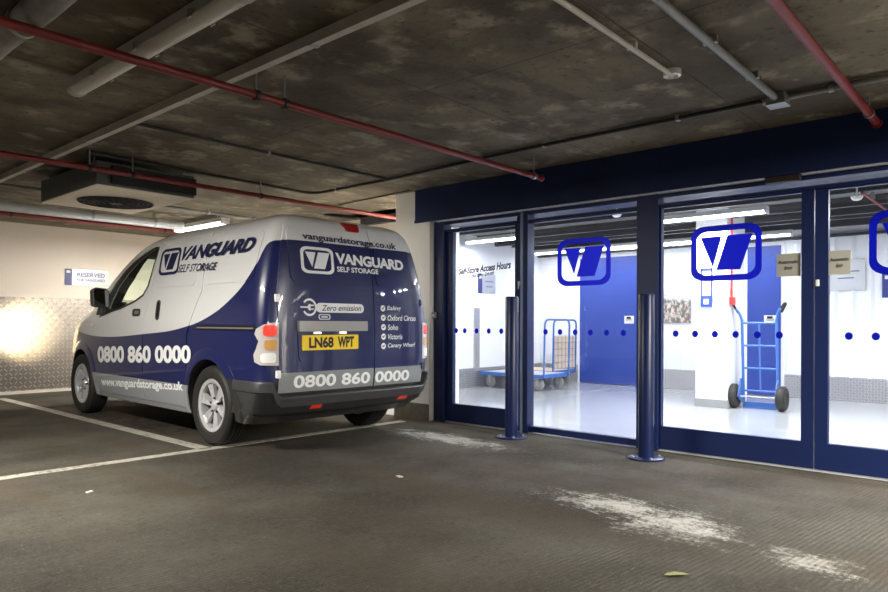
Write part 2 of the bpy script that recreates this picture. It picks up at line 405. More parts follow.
# ---- smooth curves describing the van body
def pchip(xs,ys):
    n=len(xs);h=[xs[i+1]-xs[i] for i in range(n-1)];d=[(ys[i+1]-ys[i])/h[i] for i in range(n-1)]
    m=[d[0]]+[0 if d[i-1]*d[i]<=0 else 2*d[i-1]*d[i]/(d[i-1]+d[i]) for i in range(1,n-1)]+[d[-1]]
    def f(x):
        if x<=xs[0]: return ys[0]
        if x>=xs[-1]: return ys[-1]
        i=0
        while x>xs[i+1]: i+=1
        t=(x-xs[i])/h[i]
        return ((2*t**3-3*t*t+1)*ys[i]+(t**3-2*t*t+t)*h[i]*m[i]+(3*t*t-2*t**3)*ys[i+1]+(t**3-t*t)*h[i]*m[i+1])
    return f
WZ=pchip([.2,.3,.45,.7,.9,1.05,1.2,1.35,1.5,1.6,1.68,1.74,1.79,1.82,1.84,1.85],[.80,.825,.845,.855,.855,.845,.825,.795,.757,.725,.69,.645,.57,.47,.32,.12])
YR=pchip([.2,.4,.6,.9,1.1,1.3,1.5,1.62,1.7,1.76,1.79,1.82,1.84,1.85],[-.58,-.78,-.81,-.81,-.80,-.785,-.76,-.74,-.715,-.68,-.62,-.5,-.25,.1])
YF=pchip([.2,.4,.6,.8,.92,1.0,1.06,1.11,1.2,1.35,1.5,1.62,1.70,1.76,1.80,1.83,1.85],[3.52,3.63,3.64,3.60,3.50,3.32,3.1,2.95,2.8,2.55,2.28,2.03,1.83,1.6,1.37,1.12,.85])
YC=.5
PR,QR=8.,26.
def PF(z): return 4.2+.5*max(0,min(1,(z-.9)/.4))
QF=8.
def sx(y,z):
    "half width at y,z"
    w=WZ(z)
    if y<YC: L=YC-YR(z); v=(YC-y)/L; p,q=PR,QR
    else: L=YF(z)-YC; v=(y-YC)/L; p,q=PF(z),QF
    if v>=1: return 0.
    return w*(1-v**q)**(1/p)
def ry(x,z):
    "rear y at x,z"
    u=min(.9999,abs(x)/WZ(z)); L=YC-YR(z)
    return YC-L*(1-u**PR)**(1/QR)

def inside(x,y,z):
    if z>1.85 or z<.2: return False
    v=sx(y,z); return abs(x)<v

# ================================================================ the setting
CZ = 2.30
SF = 5.02
struct('floor', box(-7, 4.985, -7, 10.35, -.12, 0), M['floor'])
struct('floor_hall', boxes((4.985, 9.8, -3.5, 6.5, -.12, .004)), M['hallfloor'])
struct('ceiling', box(-7, 4.93, -7, 10.45, CZ, CZ+.2), M['ceil'])
struct('ceiling_bay', box(4.93, 5.9, 4.52, 10.45, CZ, CZ+.2), M['ceil'])
struct('wall_back', box(-7, 5.9, 10.35, 10.5, 0, CZ), M['wallb'])
struct('wall_right', box(5.8, 5.95, 5.05, 10.35, 0, CZ), M['wallb'])
struct('baseboard_right', box(5.77, 5.8, 5.06, 10.28, 0, .22), M['plinth'])
struct('trim_1', box(-7, 5.8, 10.335, 10.35, .035, 1.30), M['plateX'])
struct('trim_2', box(-7, 5.8, 10.28, 10.35, 0, .035), mat('pale_kerb', (.55, .50, .45), .7, noise=.2))
c = struct('wall_pier', box(4.93, 5.07, 4.57, 5.05, 0, CZ), M['col'])
struct('wall_return', box(5.07, 5.8, 4.99, 5.05, 0, CZ), M['col'])
struct('baseboard_pier', boxes((4.922, 5.06, 4.572, 5.058, 0, .165), (5.06, 5.8, 5.0, 5.058, 0, .165)), M['plinth'])
# bay markings painted on the floor
tag(obj('bay_line', boxes((2.63, 2.735, 4.83, 9.85, 0, .003)), M['line']), 'worn pale bay line running from under the van side to the back wall', 'painted line')
tag(obj('bay_line', prism(bmesh.new(), [(-1.2, 4.86), (-1.2, 4.96), (4.75, 4.80), (4.75, 4.71)], lambda x, y: (x, y, 0), lambda x, y: (x, y, .003)), M['line']), 'worn pale bay line crossing the floor behind the rear of the van', 'painted line')

# ---- shop front -------------------------------------------------------------
f = thing('fascia_beam', 'long dark navy fascia boxing across the top of the glass shopfront', 'fascia', (4.92, 1, 2), kind='structure')
def loc(o, p): # keep world placement when parenting to an empty without rotation
    o.location = -Vector(p.location); return o
loc(struct('fascia_panel', boxes((4.885, 5.5, -3.5, 4.73, 1.99, 2.299)), M['fascia'], f), f)
loc(struct('fascia_edge', boxes((4.88, 4.90, -3.5, 4.735, 1.97, 1.995)), M['fascia'], f), f)
struct('trim_3', boxes((4.905, 5.06, -3.5, 4.50, 1.968, 1.989)), M['soffit'])
struct('trim_4', boxes((4.975, 5.065, -3.5, 4.50, 1.935, 1.966), (4.985, 5.055, -3.5, 4.50, 1.870, 1.888)), M['navy'])
sensor = thing('door_sensor', 'small black motion sensor under the fascia above the automatic doors', 'sensor', (4.915, 1.32, 1.945))
obj('sensor_body', box(-.035, .02, -.11, .11, -.02, .025), M['dark'], sensor, bevel=.006)
obj('sensor_lens', box(-.0365, -.034, -.08, .08, -.012, .012), mat('sensor_lens', (.05, .03, .03), .1), sensor)

def upright(name, y0, y1, x0=4.975, x1=5.07, z1=1.99): return struct(name, boxes((x0, x1, y0, y1, 0, z1)), M['navy'], bevel=.004)
upright('trim_5', 4.47, 4.56, 4.985, 5.06); upright('trim_6', 4.415, 4.465, 4.965, 5.08)
upright('trim_7', 3.43, 3.50, 4.972, 5.08); upright('trim_8', 3.505, 3.565, 5.0, 5.06)
struct('trim_9', boxes((4.958, 4.972, 3.475, 3.497, 0, 1.96)), mat('mullion_highlight_strip', (.35, .45, .62), .25, .6))  # pale strip puts the highlight along the mullion into colour and shape
upright('trim_10', 2.225, 2.40, 4.972, 5.08)
upright('trim_11', -.13, -.01, 4.972, 5.08); upright('trim_12', -1.3, -1.2, 4.972, 5.08)
struct('trim_13', boxes((5.0, 5.05, 3.43, 4.50, 0, .012), (5.0, 5.05, -1.3, 2.40, 0, .012)), M['steel'])
GM = lambda u, v, off: (SF-.004-off, -u, v)
def dots(parent, ys, z=.899):
    bm = bmesh.new()
    for y in ys:
        vs = [bm.verts.new((SF-.0075, y+.023*math.cos(a*PI/10), z+.025*math.sin(a*PI/10))) for a in range(20)]; bm.faces.new(vs)
    me = obj('safety_dots', bm, M['decal'], parent); return me
def door(n, y0, y1, stl, str_, bot=.188, top=1.87):
    "glazed leaf between y0 < y1 with stiles"
    d = thing('door_%d' % n, None, None, (0, 0, 0), kind='structure')
    obj('door_frame', boxes((5.0, 5.045, y0, y0+str_, .015, top), (5.0, 5.045, y1-stl, y1, .015, top), (5.0, 5.045, y0+str_, y1-stl, .015, bot), (5.0, 5.045, y0+str_, y1-stl, top-.012, top)), M['navy'], d)
    obj('glass_pane', box(SF-.003, SF+.003, y0+str_, y1-stl, bot, top-.012), M['glass'], d)
    return d
d1 = door(1, 3.567, 4.41, .085, .018)
dots(d1, [4.290, 4.183, 4.037, 3.891, 3.745])
put_text('hours_lettering', 'Self-Store Access Hours', (-4.265, 1.440, 1.50, -3.64, 1.472, 1.545), GM, M['decaltxt'], d1, .035, .25)
put_text('opening_times', '00:00 - 24:00', (-4.10, 1.405, 1.437, -3.83, 1.425, 1.456), GM, M['decaltxt'], d1, .03, .2)
d2 = door(2, 1.155, 2.222, .013, .075)
dots(d2, [2.1, 1.951, 1.806, 1.66, 1.512, 1.369])
logo('logo_decal', (-1.985, 1.288, -1.485, 1.692), GM, M['decal'], d2, .002)
obj('notice_label', box(SF-.009, SF-.004, 1.237, 1.388, 1.30, 1.455), M['beige'], d2)
put_text('notice_lettering', 'Automatic', (-1.376, 1.385, 1.41, -1.25, 1.388, 1.412), GM, M['decaltxt'], d2, .015, off=.007)
put_text('notice_lettering', 'door', (-1.34, 1.345, 1.372, -1.285, 1.347, 1.374), GM, M['decaltxt'], d2, .015, off=.007)
d3 = door(3, 0.0, 1.147, .078, .075)
dots(d3, [.952, .803, .655, .507, .36, .21])
logo('logo_decal', (-.842, 1.288, -.342, 1.692), GM, M['decal'], d3, .002)
obj('notice_label', box(SF-.009, SF-.004, .942, 1.07, 1.30, 1.455), M['beige'], d3)
put_text('notice_lettering', 'Automatic', (-1.06, 1.385, 1.41, -.952, 1.388, 1.412), GM, M['decaltxt'], d3, .015, off=.007)
put_text('notice_lettering', 'door', (-1.025, 1.345, 1.372, -.985, 1.347, 1.374), GM, M['decaltxt'], d3, .015, off=.007)
obj('door_latch', boxes((4.988, 5.0, 1.12, 1.142, 1.225, 1.27)), M['white'], d3, bevel=.004)
w1 = thing('window_1', None, None, kind='structure')
obj('window_frame', boxes((4.995, 5.05, 2.40, 3.43, .012, .062), (4.99, 5.055, 2.40, 3.43, 1.86, 1.868)), M['navy'], w1)
obj('glass_pane', box(SF-.003, SF+.003, 2.40, 3.43, .062, 1.86), M['glass'], w1)
dots(w1, [3.265, 3.118, 2.97, 2.826, 2.678, 2.53])
logo('logo_decal', (-3.147, 1.290, -2.643, 1.690), GM, M['decal'], w1, .002)
w2 = thing('window_2', None, None, kind='structure')
obj('window_frame', boxes((4.995, 5.05, -1.2, -.13, .012, .062), (4.995, 5.05, -1.2, -.13, 1.85, 1.868)), M['navy'], w2)
obj('glass_pane', box(SF-.003, SF+.003, -1.2, -.13, .062, 1.85), M['glass'], w2)
w3 = thing('window_3', None, None, kind='structure')
obj('glass_pane', boxes((SF-.003, SF+.003, -1.2, 2.225, 1.888, 1.935), (SF-.003, SF+.003, 2.40, 4.41, 1.888, 1.935)), M['glass'], w3)
struct('wall_shopfront', box(5.0, 5.3, -3.5, -1.3, 0, 1.985), M['col'])
sw = thing('switch_box', 'small grey switch box on the edge of the pier beside the navy door jamb', 'switch', (4.975, 4.545, 1.05))
obj('switch_case', box(-.02, .01, -.025, .02, -.03, .03), M['grey'], sw, bevel=.004); obj('switch_button', box(-.025, -.02, -.012, .007, -.012, .012), M['white'], sw)
lk = thing('door_catch', 'small pale metal catch on the navy post beside the first glass door', 'catch', (4.998, 3.535, 1.33))
obj('catch_plate', box(-.006, 0, -.012, .012, -.02, .02), M['alu'], lk); obj('catch_lever', box(-.016, -.006, -.006, .006, -.05, .008), M['alu'], lk, bevel=.002)

# ---- bollards ---------------------------------------------------------------
def bollard(x, y, h, lab):
    t = thing('bollard', lab, 'bollard', (x, y, 0), group='navy bollards in front of the glass doors')
    obj('post', lathe(bmesh.new(), [(.01, .056), (h-.012, .056), (h-.003, .052), (h, .044)], (0, 0, 0), 'z', 36), M['boll'], t, smooth=40)
    obj('base_plate', lathe(bmesh.new(), [(0, .13), (.010, .13), (.014, .125), (.014, .02)], (0, 0, 0), 'z', 36), M['boll'], t, smooth=40)
    for k in range(4):
        a = PI/4+k*PI/2
        obj('bolt', lathe(bmesh.new(), [(.014, .011), (.022, .011), (.024, .006)], (.098*math.cos(a), .098*math.sin(a), 0), 'z', 6), M['steel'], t)
bollard(4.70, 3.40, 1.20, 'navy steel bollard between the first glass door and the fixed pane, nearer the van')
bollard(4.634, 2.158, 1.19, 'navy steel bollard before the post left of the double doors, farther from the van')

# ---- storage hall behind the glass -----------------------------------------
def corr(x0, x1, y, z0, z1, axis):
    "profiled sheet wall"
    bm = bmesh.new(); n = int(abs(x1-x0)/.04); prev = None
    for i in range(n+1):
        u = x0+(x1-x0)*i/n; ph = (u/.20) % 1; d = .022 if ph < .30 else (0 if .38 < ph < .92 else .011)
        p = ((y-d, u) if axis == 'y' else (u, y-d))
        a, b = bm.verts.new((*p, z0)), bm.verts.new((*p, z1))
        if prev: bm.faces.new((prev[0], a, b, prev[1]))
        prev = (a, b)
    return bm
HC = 2.30
struct('ceiling_hall', box(5.5, 9.8, -3.5, 6.5, HC, HC+.1), M['hallceil'])
struct('wall_hall_far', box(9.8, 9.9, -3.5, 6.6, 0, HC), M['hallwall'])
struct('wall_hall_side', box(5.8, 9.8, 6.5, 6.6, 0, HC), M['hallwall'])
struct('wall_hall_inner', box(5.81, 5.86, 4.98, 6.5, 0, HC), M['hallwall'])
struct('wall_hall_near', box(5.3, 9.8, -3.6, -3.5, 0, HC), M['hallwall'])
struct('trim_14', corr(-3.5, 2.62, 9.798, .30, 2.08, 'y'), M['hallwall'])
struct('trim_15', boxes((9.785, 9.8, -3.5, 2.63, .006, .305), (9.785, 9.8, 3.10, 4.68, .006, .295), (9.785, 9.8, 5.72, 6.5, .006, .295)), M['plateY'])
struct('trim_16', boxes((7.62, 8.0, 6.488, 6.5, .006, .29), (8.0, 8.13, 6.485, 6.5, .006, 1.2), (8.13, 9.785, 6.488, 6.5, .006, .29)), M['plateXi'])
struct('trim_17', boxes((9.72, 9.80, -3.5, 6.5, 2.09, 2.12)), M['beam'])
for k, x in enumerate((5.75, 6.2, 6.75, 7.15, 8.1, 8.55, 9.0, 9.5)):
    struct('trim_%d' % (18+k), boxes((x-.03, x+.03, -3.5, 6.5, HC-.10-.02*(k % 2), HC-.002)), M['beam'])
struct('wall_pillar', box(7.93, 8.53, 2.72, 3.08, .004, HC-.002), M['hallwall'])
struct('baseboard_pillar', box(7.92, 8.54, 2.71, 3.09, .004, .10), M['grey'])
def hall_door(n, y0, y1, top):
    d = thing('door_%d' % n, None, None, kind='structure')
    obj('door_frame', boxes((9.775, 9.8, y0-.04, y0, .004, top+.04), (9.775, 9.8, y1, y1+.04, .004, top+.04), (9.775, 9.8, y0, y1, top, top+.04)), M['hallwall'], d)
    obj('door_leaf', box(9.765, 9.8, y0, y1, .012, top), M['bluedoor'], d)
    lk = obj('lock_plate', box(9.758, 9.765, y0+.05, y0+.21, .97, 1.09), M['white'], d, bevel=.008)
    obj('lock_handle', tb([(9.755, y0+.09, 1.03), (9.735, y0+.09, 1.03), (9.735, y0+.17, 1.03)], .010), M['steel'], d)
    obj('lock_keypad', box(9.754, 9.758, y0+.10, y0+.17, 1.045, 1.078), M['dark'], d)
    return d
hall_door(4, 4.70, 5.70, 2.02); hall_door(5, 2.65, 3.08, 2.03)
def fitting(name, lab, p, length, along, m, w=.12, rotz=0):
    t = thing(name, lab, 'light fitting', p)
    a, b = (length/2, w/2) if along == 'x' else (w/2, length/2)
    obj('housing', box(-a, a, -b, b, .0, .05), M['housing'], t, bevel=.004)
    e = .02
    obj('diffuser', box(-a+e if along == 'x' else -a+.012, a-e if along == 'x' else a-.012, -b+.012 if along == 'x' else -b+e, b-.012 if along == 'x' else b-e, -.025, 0.0), m, t, bevel=.008)
    if along == 'x':
        for s in (-1, 1): obj('end_cap', box(s*(a-e/2)-e/2, s*(a-e/2)+e/2, -b, b, -.03, 0.0), M['white'], t)
    else:
        for s in (-1, 1): obj('end_cap', box(-a, a, s*(b-e/2)-e/2, s*(b-e/2)+e/2, -.03, 0.0), M['white'], t)
    for s in (-.35, .35):
        q = (s*length, 0) if along == 'x' else (0, s*length)
        obj('hanger', tb([(q[0], q[1], .05), (q[0], q[1], HC-p[2]-.001)], .004, 6), M['steel'], t)
    return t
fitting('strip_light', 'lit white strip light on the hall ceiling behind the double glass doors', (7.6, 2.82, 2.17), 1.25, 'y', M['tube'])
fitting('strip_light', 'lit white strip light seen at the top of the leftmost glass door', (7.75, 5.95, 2.17), .95, 'y', M['tube'])
fitting('strip_light', 'lit strip light of the storage hall outside the view to the right', (7.6, .2, 2.17), 1.25, 'y', M['tube'])
fitting('strip_light', 'long lit strip light high along the far hall wall above the blue doors', (9.35, 4.35, 2.12), 3.9, 'y', M['tube'], .08)
def sprinkler(x, y, z, lab, up=.1):
    t = thing('ceiling_detector', lab, 'detector', (x, y, z))
    obj('detector_head', lathe(bmesh.new(), [(-.035, .02), (-.03, .035), (-.005, .05), (0, .05)], (0, 0, 0), 'z', 20), M['white'], t, smooth=40)
    obj('detector_stem', tb([(0, 0, 0), (0, 0, HC-z-.001)], .008, 8), M['white'], t)
sprinkler(6.5, 3.36, 2.12, 'white ceiling detector in the hall seen above the logo of the fixed pane')
sprinkler(7.0, 1.27, 2.12, 'white ceiling detector in the hall right of the double door posts beside the red conduit')
hp = thing('red_conduit', 'thin red conduit crossing the hall ceiling behind the rightmost glass door', 'conduit', (7.3, 1.2, 2.15))
obj('conduit_pipe', tb([(-.3, 0.03, .0), (1.7, 0.03, .0)], .012), M['red'], hp)
for k in (.18, 1.4): obj('conduit_clip', box(k, k+.02, .01, .05, .01, .148), M['steel'], hp)
# city print, notices, call point
pp = thing('wall_poster', 'framed print of a city view on the hall wall left of the white pillar', 'poster', (9.78, 4.08, 1.2))
o = obj('print', box(9.783, 9.789, 3.876, 4.318, .985, 1.43), M['poster'], pp); loc(o, pp)
o = obj('poster_edge', boxes((9.789, 9.7995, 3.87, 4.324, .979, 1.436)), M['signgrey'], pp); loc(o, pp)
def sign(name, lab, plane, u0, u1, z0, z1, x, bar, lines=(), rules=()):
    "silver sign with a blue bar on its left; plane 'x' faces -x, plane 'y' faces -y"
    t = thing(name, lab, 'sign', (0, 0, 0))
    mp = (lambda u, v, off: (x-off, -u, v)) if plane == 'x' else (lambda u, v, off: (u, x-off, v))
    def slab(n, a, b, c, d, m, o0, o1):
        return obj(n, prism(bmesh.new(), [(a, c), (b, c), (b, d), (a, d)], lambda u, v: mp(u, v, o0), lambda u, v: mp(u, v, o1)), m, t)
    slab('sign_bar', u0, u0+bar, z0, z1, M['navysign'], .001, .012)
    slab('sign_panel', u0+bar+.01, u1, z0, z1, M['signgrey'], .001, .008)
    for s, q in lines: put_text('sign_lettering', s, q, mp, M['navysign'], t, .02, off=.0095)
    for a_, z_, b_ in rules: slab('sign_small_print', a_, b_, z_, z_+.012, M['navysign'], .008, .0095)
    slab('sign_emblem', u0+bar*.2, u0+bar*.8, z1-(z1-z0)*.25, z1-(z1-z0)*.1, M['white'], .012, .0135)
    return t
sign('parking_sign', 'silver and navy reserved parking sign high on the cream back wall', 'y', 3.60, 4.20, 1.49, 1.72, 10.35, .085,
     [('RESERVED', (3.76, 1.615, 1.675, 4.14, 1.615, 1.675)), ('FOR VANGUARD', (3.76, 1.55, 1.59, 4.14, 1.55, 1.59))])
sign('direction_sign', 'silver sign with a blue bar on the white corrugated hall wall', 'x', -2.237, -1.677, 1.40, 1.79, 9.775, .10,
     rules=[(-2.02, 1.635, -1.74), (-1.98, 1.55, -1.80)])
sign('direction_sign', 'sign with a blue bar on the corrugated hall wall at the far right edge', 'x', -1.50, -.95, 1.30, 1.60, 9.775, .14)
sign('hall_sign', 'small silver sign with a blue bar on the hall wall behind the first glass door', 'y', 8.10, 8.53, 1.43, 1.73, 6.5, .09,
     rules=[(8.27, 1.61, 8.48), (8.29, 1.53, 8.46)])
hs = thing('hook_sign', 'narrow blue framed notice on the left face of the white pillar', 'notice', (0, 0, 0))
obj('notice_frame', boxes((7.915, 7.93, 3.005, 3.02, 1.20, 1.62), (7.915, 7.93, 2.885, 2.90, 1.20, 1.62), (7.915, 7.93, 2.885, 3.02, 1.60, 1.62)), M['navysign'], hs)
obj('notice_plate', box(7.912, 7.93, 2.885, 3.02, 1.17, 1.30), M['bluedoor'], hs)
obj('notice_emblem', boxes((7.909, 7.912, 2.925, 2.98, 1.20, 1.26)), M['white'], hs)
cp = thing('fire_call_point', 'red fire call point fed by a red pipe down the white pillar', 'call point', (8.03, 2.72, 1.2))
o = obj('call_box', box(7.99, 8.07, 2.672, 2.719, 1.19, 1.28), M['redsign'], cp, bevel=.005); loc(o, cp)
o = obj('feed_pipe', tb([(8.02, 2.70, 1.28), (8.02, 2.70, 2.29)], .011), M['redsign'], cp); loc(o, cp)
o = obj('call_label', box(8.03, 8.09, 2.712, 2.719, 1.31, 1.37), M['redsign'], cp); loc(o, cp)

# ---- platform trolleys ------------------------------------------------------
def caster(x, y, t, s=1):
    c = obj('caster', boxes((x-.028, x-.022, y-.02, y+.03, .07, .175), (x+.022, x+.028, y-.02, y+.03, .07, .175), (x-.04, x+.04, y-.04, y+.04, .175, .185)), M['steel'], t)
    obj('caster_wheel', lathe(bmesh.new(), [(-.019, .03), (-.019, .076), (-.010, .092), (.010, .092), (.019, .076), (.019, .03)], (x, y, .0925), 'x', 24), M['grey'], c, smooth=40)
def trolley(loc_, lab, deck, mesh_panel, y0=-.56, y1=.53):
    t = thing('platform_trolley', lab, 'trolley', loc_, group='blue platform trolleys in the hall')
    obj('deck', box(-.33, .33, y0, y1, .205, .235), deck, t, bevel=.004)
    obj('deck_frame', boxes((-.35, .35, y0-.02, y0, .185, .237), (-.35, .35, y1, y1+.02, .185, .237), (-.35, -.33, y0, y1, .185, .237), (.33, .35, y0, y1, .185, .237)), M['trolblue'], t)
    yh = y0-.05
    obj('push_handle', tube(bmesh.new(), arc([(-.33, yh+.015, .19), (-.33, yh, 1.02), (.33, yh, 1.02), (.33, yh+.015, .19)], .10, 8), .014, 10), M['trolblue'], t, smooth=40)
    if mesh_panel:
        obj('back_board', box(-.30, .30, yh+.005, yh+.015, .27, .76), M['ply'], t)
        bm = bmesh.new()
        for k in range(7): tube(bm, [(-.32+k*.64/6, yh-.005, .26), (-.32+k*.64/6, yh-.005, .78)], .003, 5)
        for k in range(6): tube(bm, [(-.33, yh-.005, .27+k*.1), (.33, yh-.005, .27+k*.1)], .003, 5)
        obj('wire_grid', bm, M['trolblue'], t)
    for sx_ in (-.26, .26):
        for sy_ in (y0+.10, y1-.13): caster(sx_, sy_, t)
    return t
trolley((8.42, 5.89, .004), 'blue platform trolley parked nearest the glass, with an open tubular push handle', mat('grey_deck', (.45, .46, .48), .5), False)
trolley((9.17, 5.99, .004), 'blue platform trolley behind the first one, with a pale plywood board in its handle', M['ply'], True, -.33, .42)

# ---- sack truck -------------------------------------------------------------
st = thing('sack_truck', 'light blue two wheeled sack truck standing before the narrow blue hall door', 'sack truck', (8.20, 2.44, .004), rotz=PI+.02)
TB = M['trolblue']
# local: x points away from the glass, y across
fr = bmesh.new()
for s in (-.185, .185): tube(fr, [(-.02, s, .06), (.06, s, 1.02)], .016, 10)
obj('side_rails', fr, TB, st, smooth=40)
fr = bmesh.new()
for z in (.98, .72, .46, .20): tube(fr, [(-.02+.08*(z-.06)/.96, -.185, z), (-.02+.08*(z-.06)/.96, .185, z)], .012, 8)
tube(fr, [(-.008, 0, .20), (.056, 0, .98)], .010, 8)
obj('cross_bars', fr, TB, st, smooth=40)
for s in (-1, 1):
    obj('handle_arm', tb(arc([(.06, s*.185, 1.0), (.08, s*.20, 1.08), (.12, s*.235, 1.14)], .05), .014, 10), TB, st, smooth=40)
    g_ = bmesh.new(); tube(g_, arc([(.085, s*.215, 1.09), (.10, s*.245, 1.15), (.11, s*.275, 1.20), (.06, s*.285, 1.20), (.05, s*.235, 1.10)], .03), .012, 8)
    obj('hand_grip', g_, M['dark'], st, smooth=40)
    obj('axle_bracket', prism(bmesh.new(), [(-.02, .06), (.10, .10), (.16, .14), (.07, .34), (.02, .34)], lambda a, b: (a, s*.19, b), lambda a, b: (a, s*.205, b)), TB, st)
    w = obj('wheel', lathe(bmesh.new(), [(-.035, .06), (-.05, .09), (-.045, .12), (-.02, .14), (.02, .14), (.045, .12), (.05, .09), (.035, .06)], (.10, s*.255, .14), 'y', 30), M['rubber'], st, smooth=50)
    obj('wheel_hub', lathe(bmesh.new(), [(-.035, .03), (-.025, .062), (.025, .062), (.035, .03)], (.10, s*.255, .14), 'y', 20), M['steel'], w, smooth=40)
obj('axle', tb([(.10, -.23, .14), (.10, .23, .14)], .010, 8), M['steel'], st)
obj('toe_plate', box(-.22, -.0, -.19, .19, .003, .012), TB, st); obj('toe_plate_lip', box(-.04, -.01, -.19, .19, .012, .07), TB, st)

# ---- car-park services ------------------------------------------------------
def pipe(name, lab, cat, a, b, r, m, hang=(), hz=CZ, cap=None):
    a, b = Vector(a), Vector(b); t = thing(name, lab, cat, a)
    obj('pipe_run', tb([(0, 0, 0), b-a], r, 14), m, t, smooth=40)
    for k in hang:
        p = (b-a)*k
        h = bmesh.new(); tube(h, [p+Vector((0, 0, r)), Vector((p.x, p.y, hz-a.z-.002))], .005, 6)
        obj('hanger_rod', h, M['steel'], t)
        ax = 'x' if abs((b-a).x) > abs((b-a).y) else 'y'
        obj('pipe_clamp', lathe(bmesh.new(), [(-.012, r+.002), (-.012, r+.007), (.012, r+.007), (.012, r+.002)], p, ax, 16, close=True), M['steel'] if name != 'sprinkler_pipe' or k > .9 else M['dark'], t, smooth=40)
    if cap:
        ax = 'x' if abs((b-a).x) > abs((b-a).y) else 'y'
        obj('end_cap', lathe(bmesh.new(), [(-.03, r+.002), (-.03, r+.006), (.004, r+.006), (.006, r*.5)], b-a, ax, 16), m, t, smooth=40)
    return t
pipe('sprinkler_pipe', 'dark red sprinkler pipe crossing the whole ceiling and ending before the fascia', 'pipe', (-3, 3.06, 2.15), (4.634, 3.06, 2.15), .021, M['red'], (.32, .652, .675, .985), cap=1)
pipe('sprinkler_pipe', 'dark red sprinkler pipe running across just before the hung fan unit and over the van', 'pipe', (-3, 5.47, 2.15), (5.78, 5.47, 2.15), .021, M['red'], (.3, .578, .615, .75))
pipe('sprinkler_pipe', 'red sprinkler pipe farthest back, along the top of the cream back wall', 'pipe', (-3, 8.85, 2.20), (5.6, 8.85, 2.20), .024, M['red'], (.3, .64, .85))
pipe('sprinkler_pipe', 'bright red sprinkler pipe at the upper right ending in front of the fascia', 'pipe', (1.5, .772, 2.20), (4.84, .772, 2.20), .023, M['red'], (.2, .92), cap=1)
sd = pipe('detector_conduit', 'slim white conduit on the ceiling ending in a round detector base', 'conduit', (1.95, 1.465, 2.275), (3.44, 1.465, 2.275), .013, M['whitepipe'])
obj('detector_base', lathe(bmesh.new(), [(.0, .045), (-.03, .045), (-.034, .03), (-.015, .028), (-.012, .0)], (1.49, 0, .025), 'z', 24), M['white'], sd, smooth=40)
for k in (.3, 1.03): obj('saddle_clip', box(k-.01, k+.01, -.024, .024, -.004, .033), M['whitepipe'], sd)
gc = pipe('grey_conduit', 'thick grey conduit on the ceiling running into the metal junction box', 'conduit', (1.95, 1.16, 2.27), (4.14, 1.16, 2.27), .020, M['conduit'])
for k in (.6, 1.2, 1.8): obj('saddle_clip', box(k-.012, k+.012, -.032, .032, -.004, .038), M['steel'], gc)
jb = thing('junction_box', 'small galvanised junction box on the ceiling where the grey conduits meet', 'junction box', (4.20, 1.16, 2.24))
obj('box_body', box(-.05, .05, -.05, .05, 0, .058), M['steel'], jb, bevel=.004); obj('box_lid', box(-.055, .055, -.055, .055, -.008, 0), M['steel'], jb, bevel=.003)
obj('box_gland', tb([(0, .05, .032), (0, .08, .032)], .020, 12), M['steel'], jb)
pipe('grey_conduit', 'grey conduit leaving the junction box to the right along the fascia', 'conduit', (4.20, 1.10, 2.275), (4.20, -3.2, 2.275), .018, M['conduit'], (.05,))
cb = thing('black_conduit', 'dark conduit on the ceiling parallel to the fascia from the junction box to the van', 'conduit', (4.20, 1.25, 2.278))
obj('pipe_run', tb(arc([(0, 0, 0), (-.01, 1.6, 0), (.08, 3.24, 0), (.07, 3.95, 0)], .15), .014, 10), M['black'], cb, smooth=50)
for k in (.5, 1.5): obj('saddle_clip', box(-.02, .02, k-.01, k+.01, -.016, .02), M['steel'], cb)
obj('conduit_branch', tb([(-2.24, 3.24, .004), (.08, 3.24, .004)], .011, 10), M['black'], cb, smooth=50); obj('saddle_clip', box(-1.2, -1.18, 3.22, 3.26, -.01, .018), M['steel'], cb)
ce = thing('black_conduit', 'dark conduit bending across the ceiling just in front of the hung fan unit', 'conduit', (4.27, 5.25, 2.278))
obj('pipe_run', tb(arc([(0, 0, 0), (-.01, .32, 0), (-2.20, .26, 0)], .15), .014, 10), M['black'], ce, smooth=50)
cd = thing('black_cable', 'thin black cable along the ceiling edge above the white pier left of the fascia', 'cable', (4.93, 5.95, 2.295))
obj('cable_run', tb([(-.02, 0, 0), (-.10, -1.2, 0)], .009, 8), M['black'], cd)
tk = thing('cable_trunking', 'long dusty white cable trunking on the ceiling running back to the wall', 'trunking', (1.93, 1.5, 2.235))
obj('trunking_body', box(-.017, .017, -3, 8.0, .020, .064), M['trunk'], tk); obj('trunking_lid', box(-.020, .020, -3, 8.0, .012, .020), M['trunk'], tk)
for y in (1.0, 2.2, 3.6, 5.0): obj('trunking_clip', box(-.023, .023, y, y+.03, .008, .012), M['steel'], tk)
lg = thing('lagged_pipe', 'fat dusty lagged pipe on the ceiling at the upper left corner', 'pipe', (.955, 0, 2.235))
obj('lagging', tb([(0, -2+.5*k, 0) for k in range(15)], [.056+.005*math.sin(k*2.1) for k in range(15)], 20), M['lag'], lg, smooth=50)
for y in (2.62, 3.22, 4.4):
    obj('pipe_clamp', lathe(bmesh.new(), [(-.015, .059), (-.015, .064), (.015, .064), (.015, .059)], (0, y, 0), 'y', 24, close=True), M['steel'], lg, smooth=40)
    obj('hanger_rod', tb([(.064, y, -.02), (.064, y, .063)], .006, 6), M['steel'], lg)
uf = thing('fluorescent_fitting', 'unlit long fluorescent fitting with a dusty ribbed cover at the upper left', 'light fitting', (1.43, 3.12, 2.205))
obj('housing', box(-.035, .035, -.80, .80, .03, .093), M['housing'], uf, bevel=.008)
pr = []
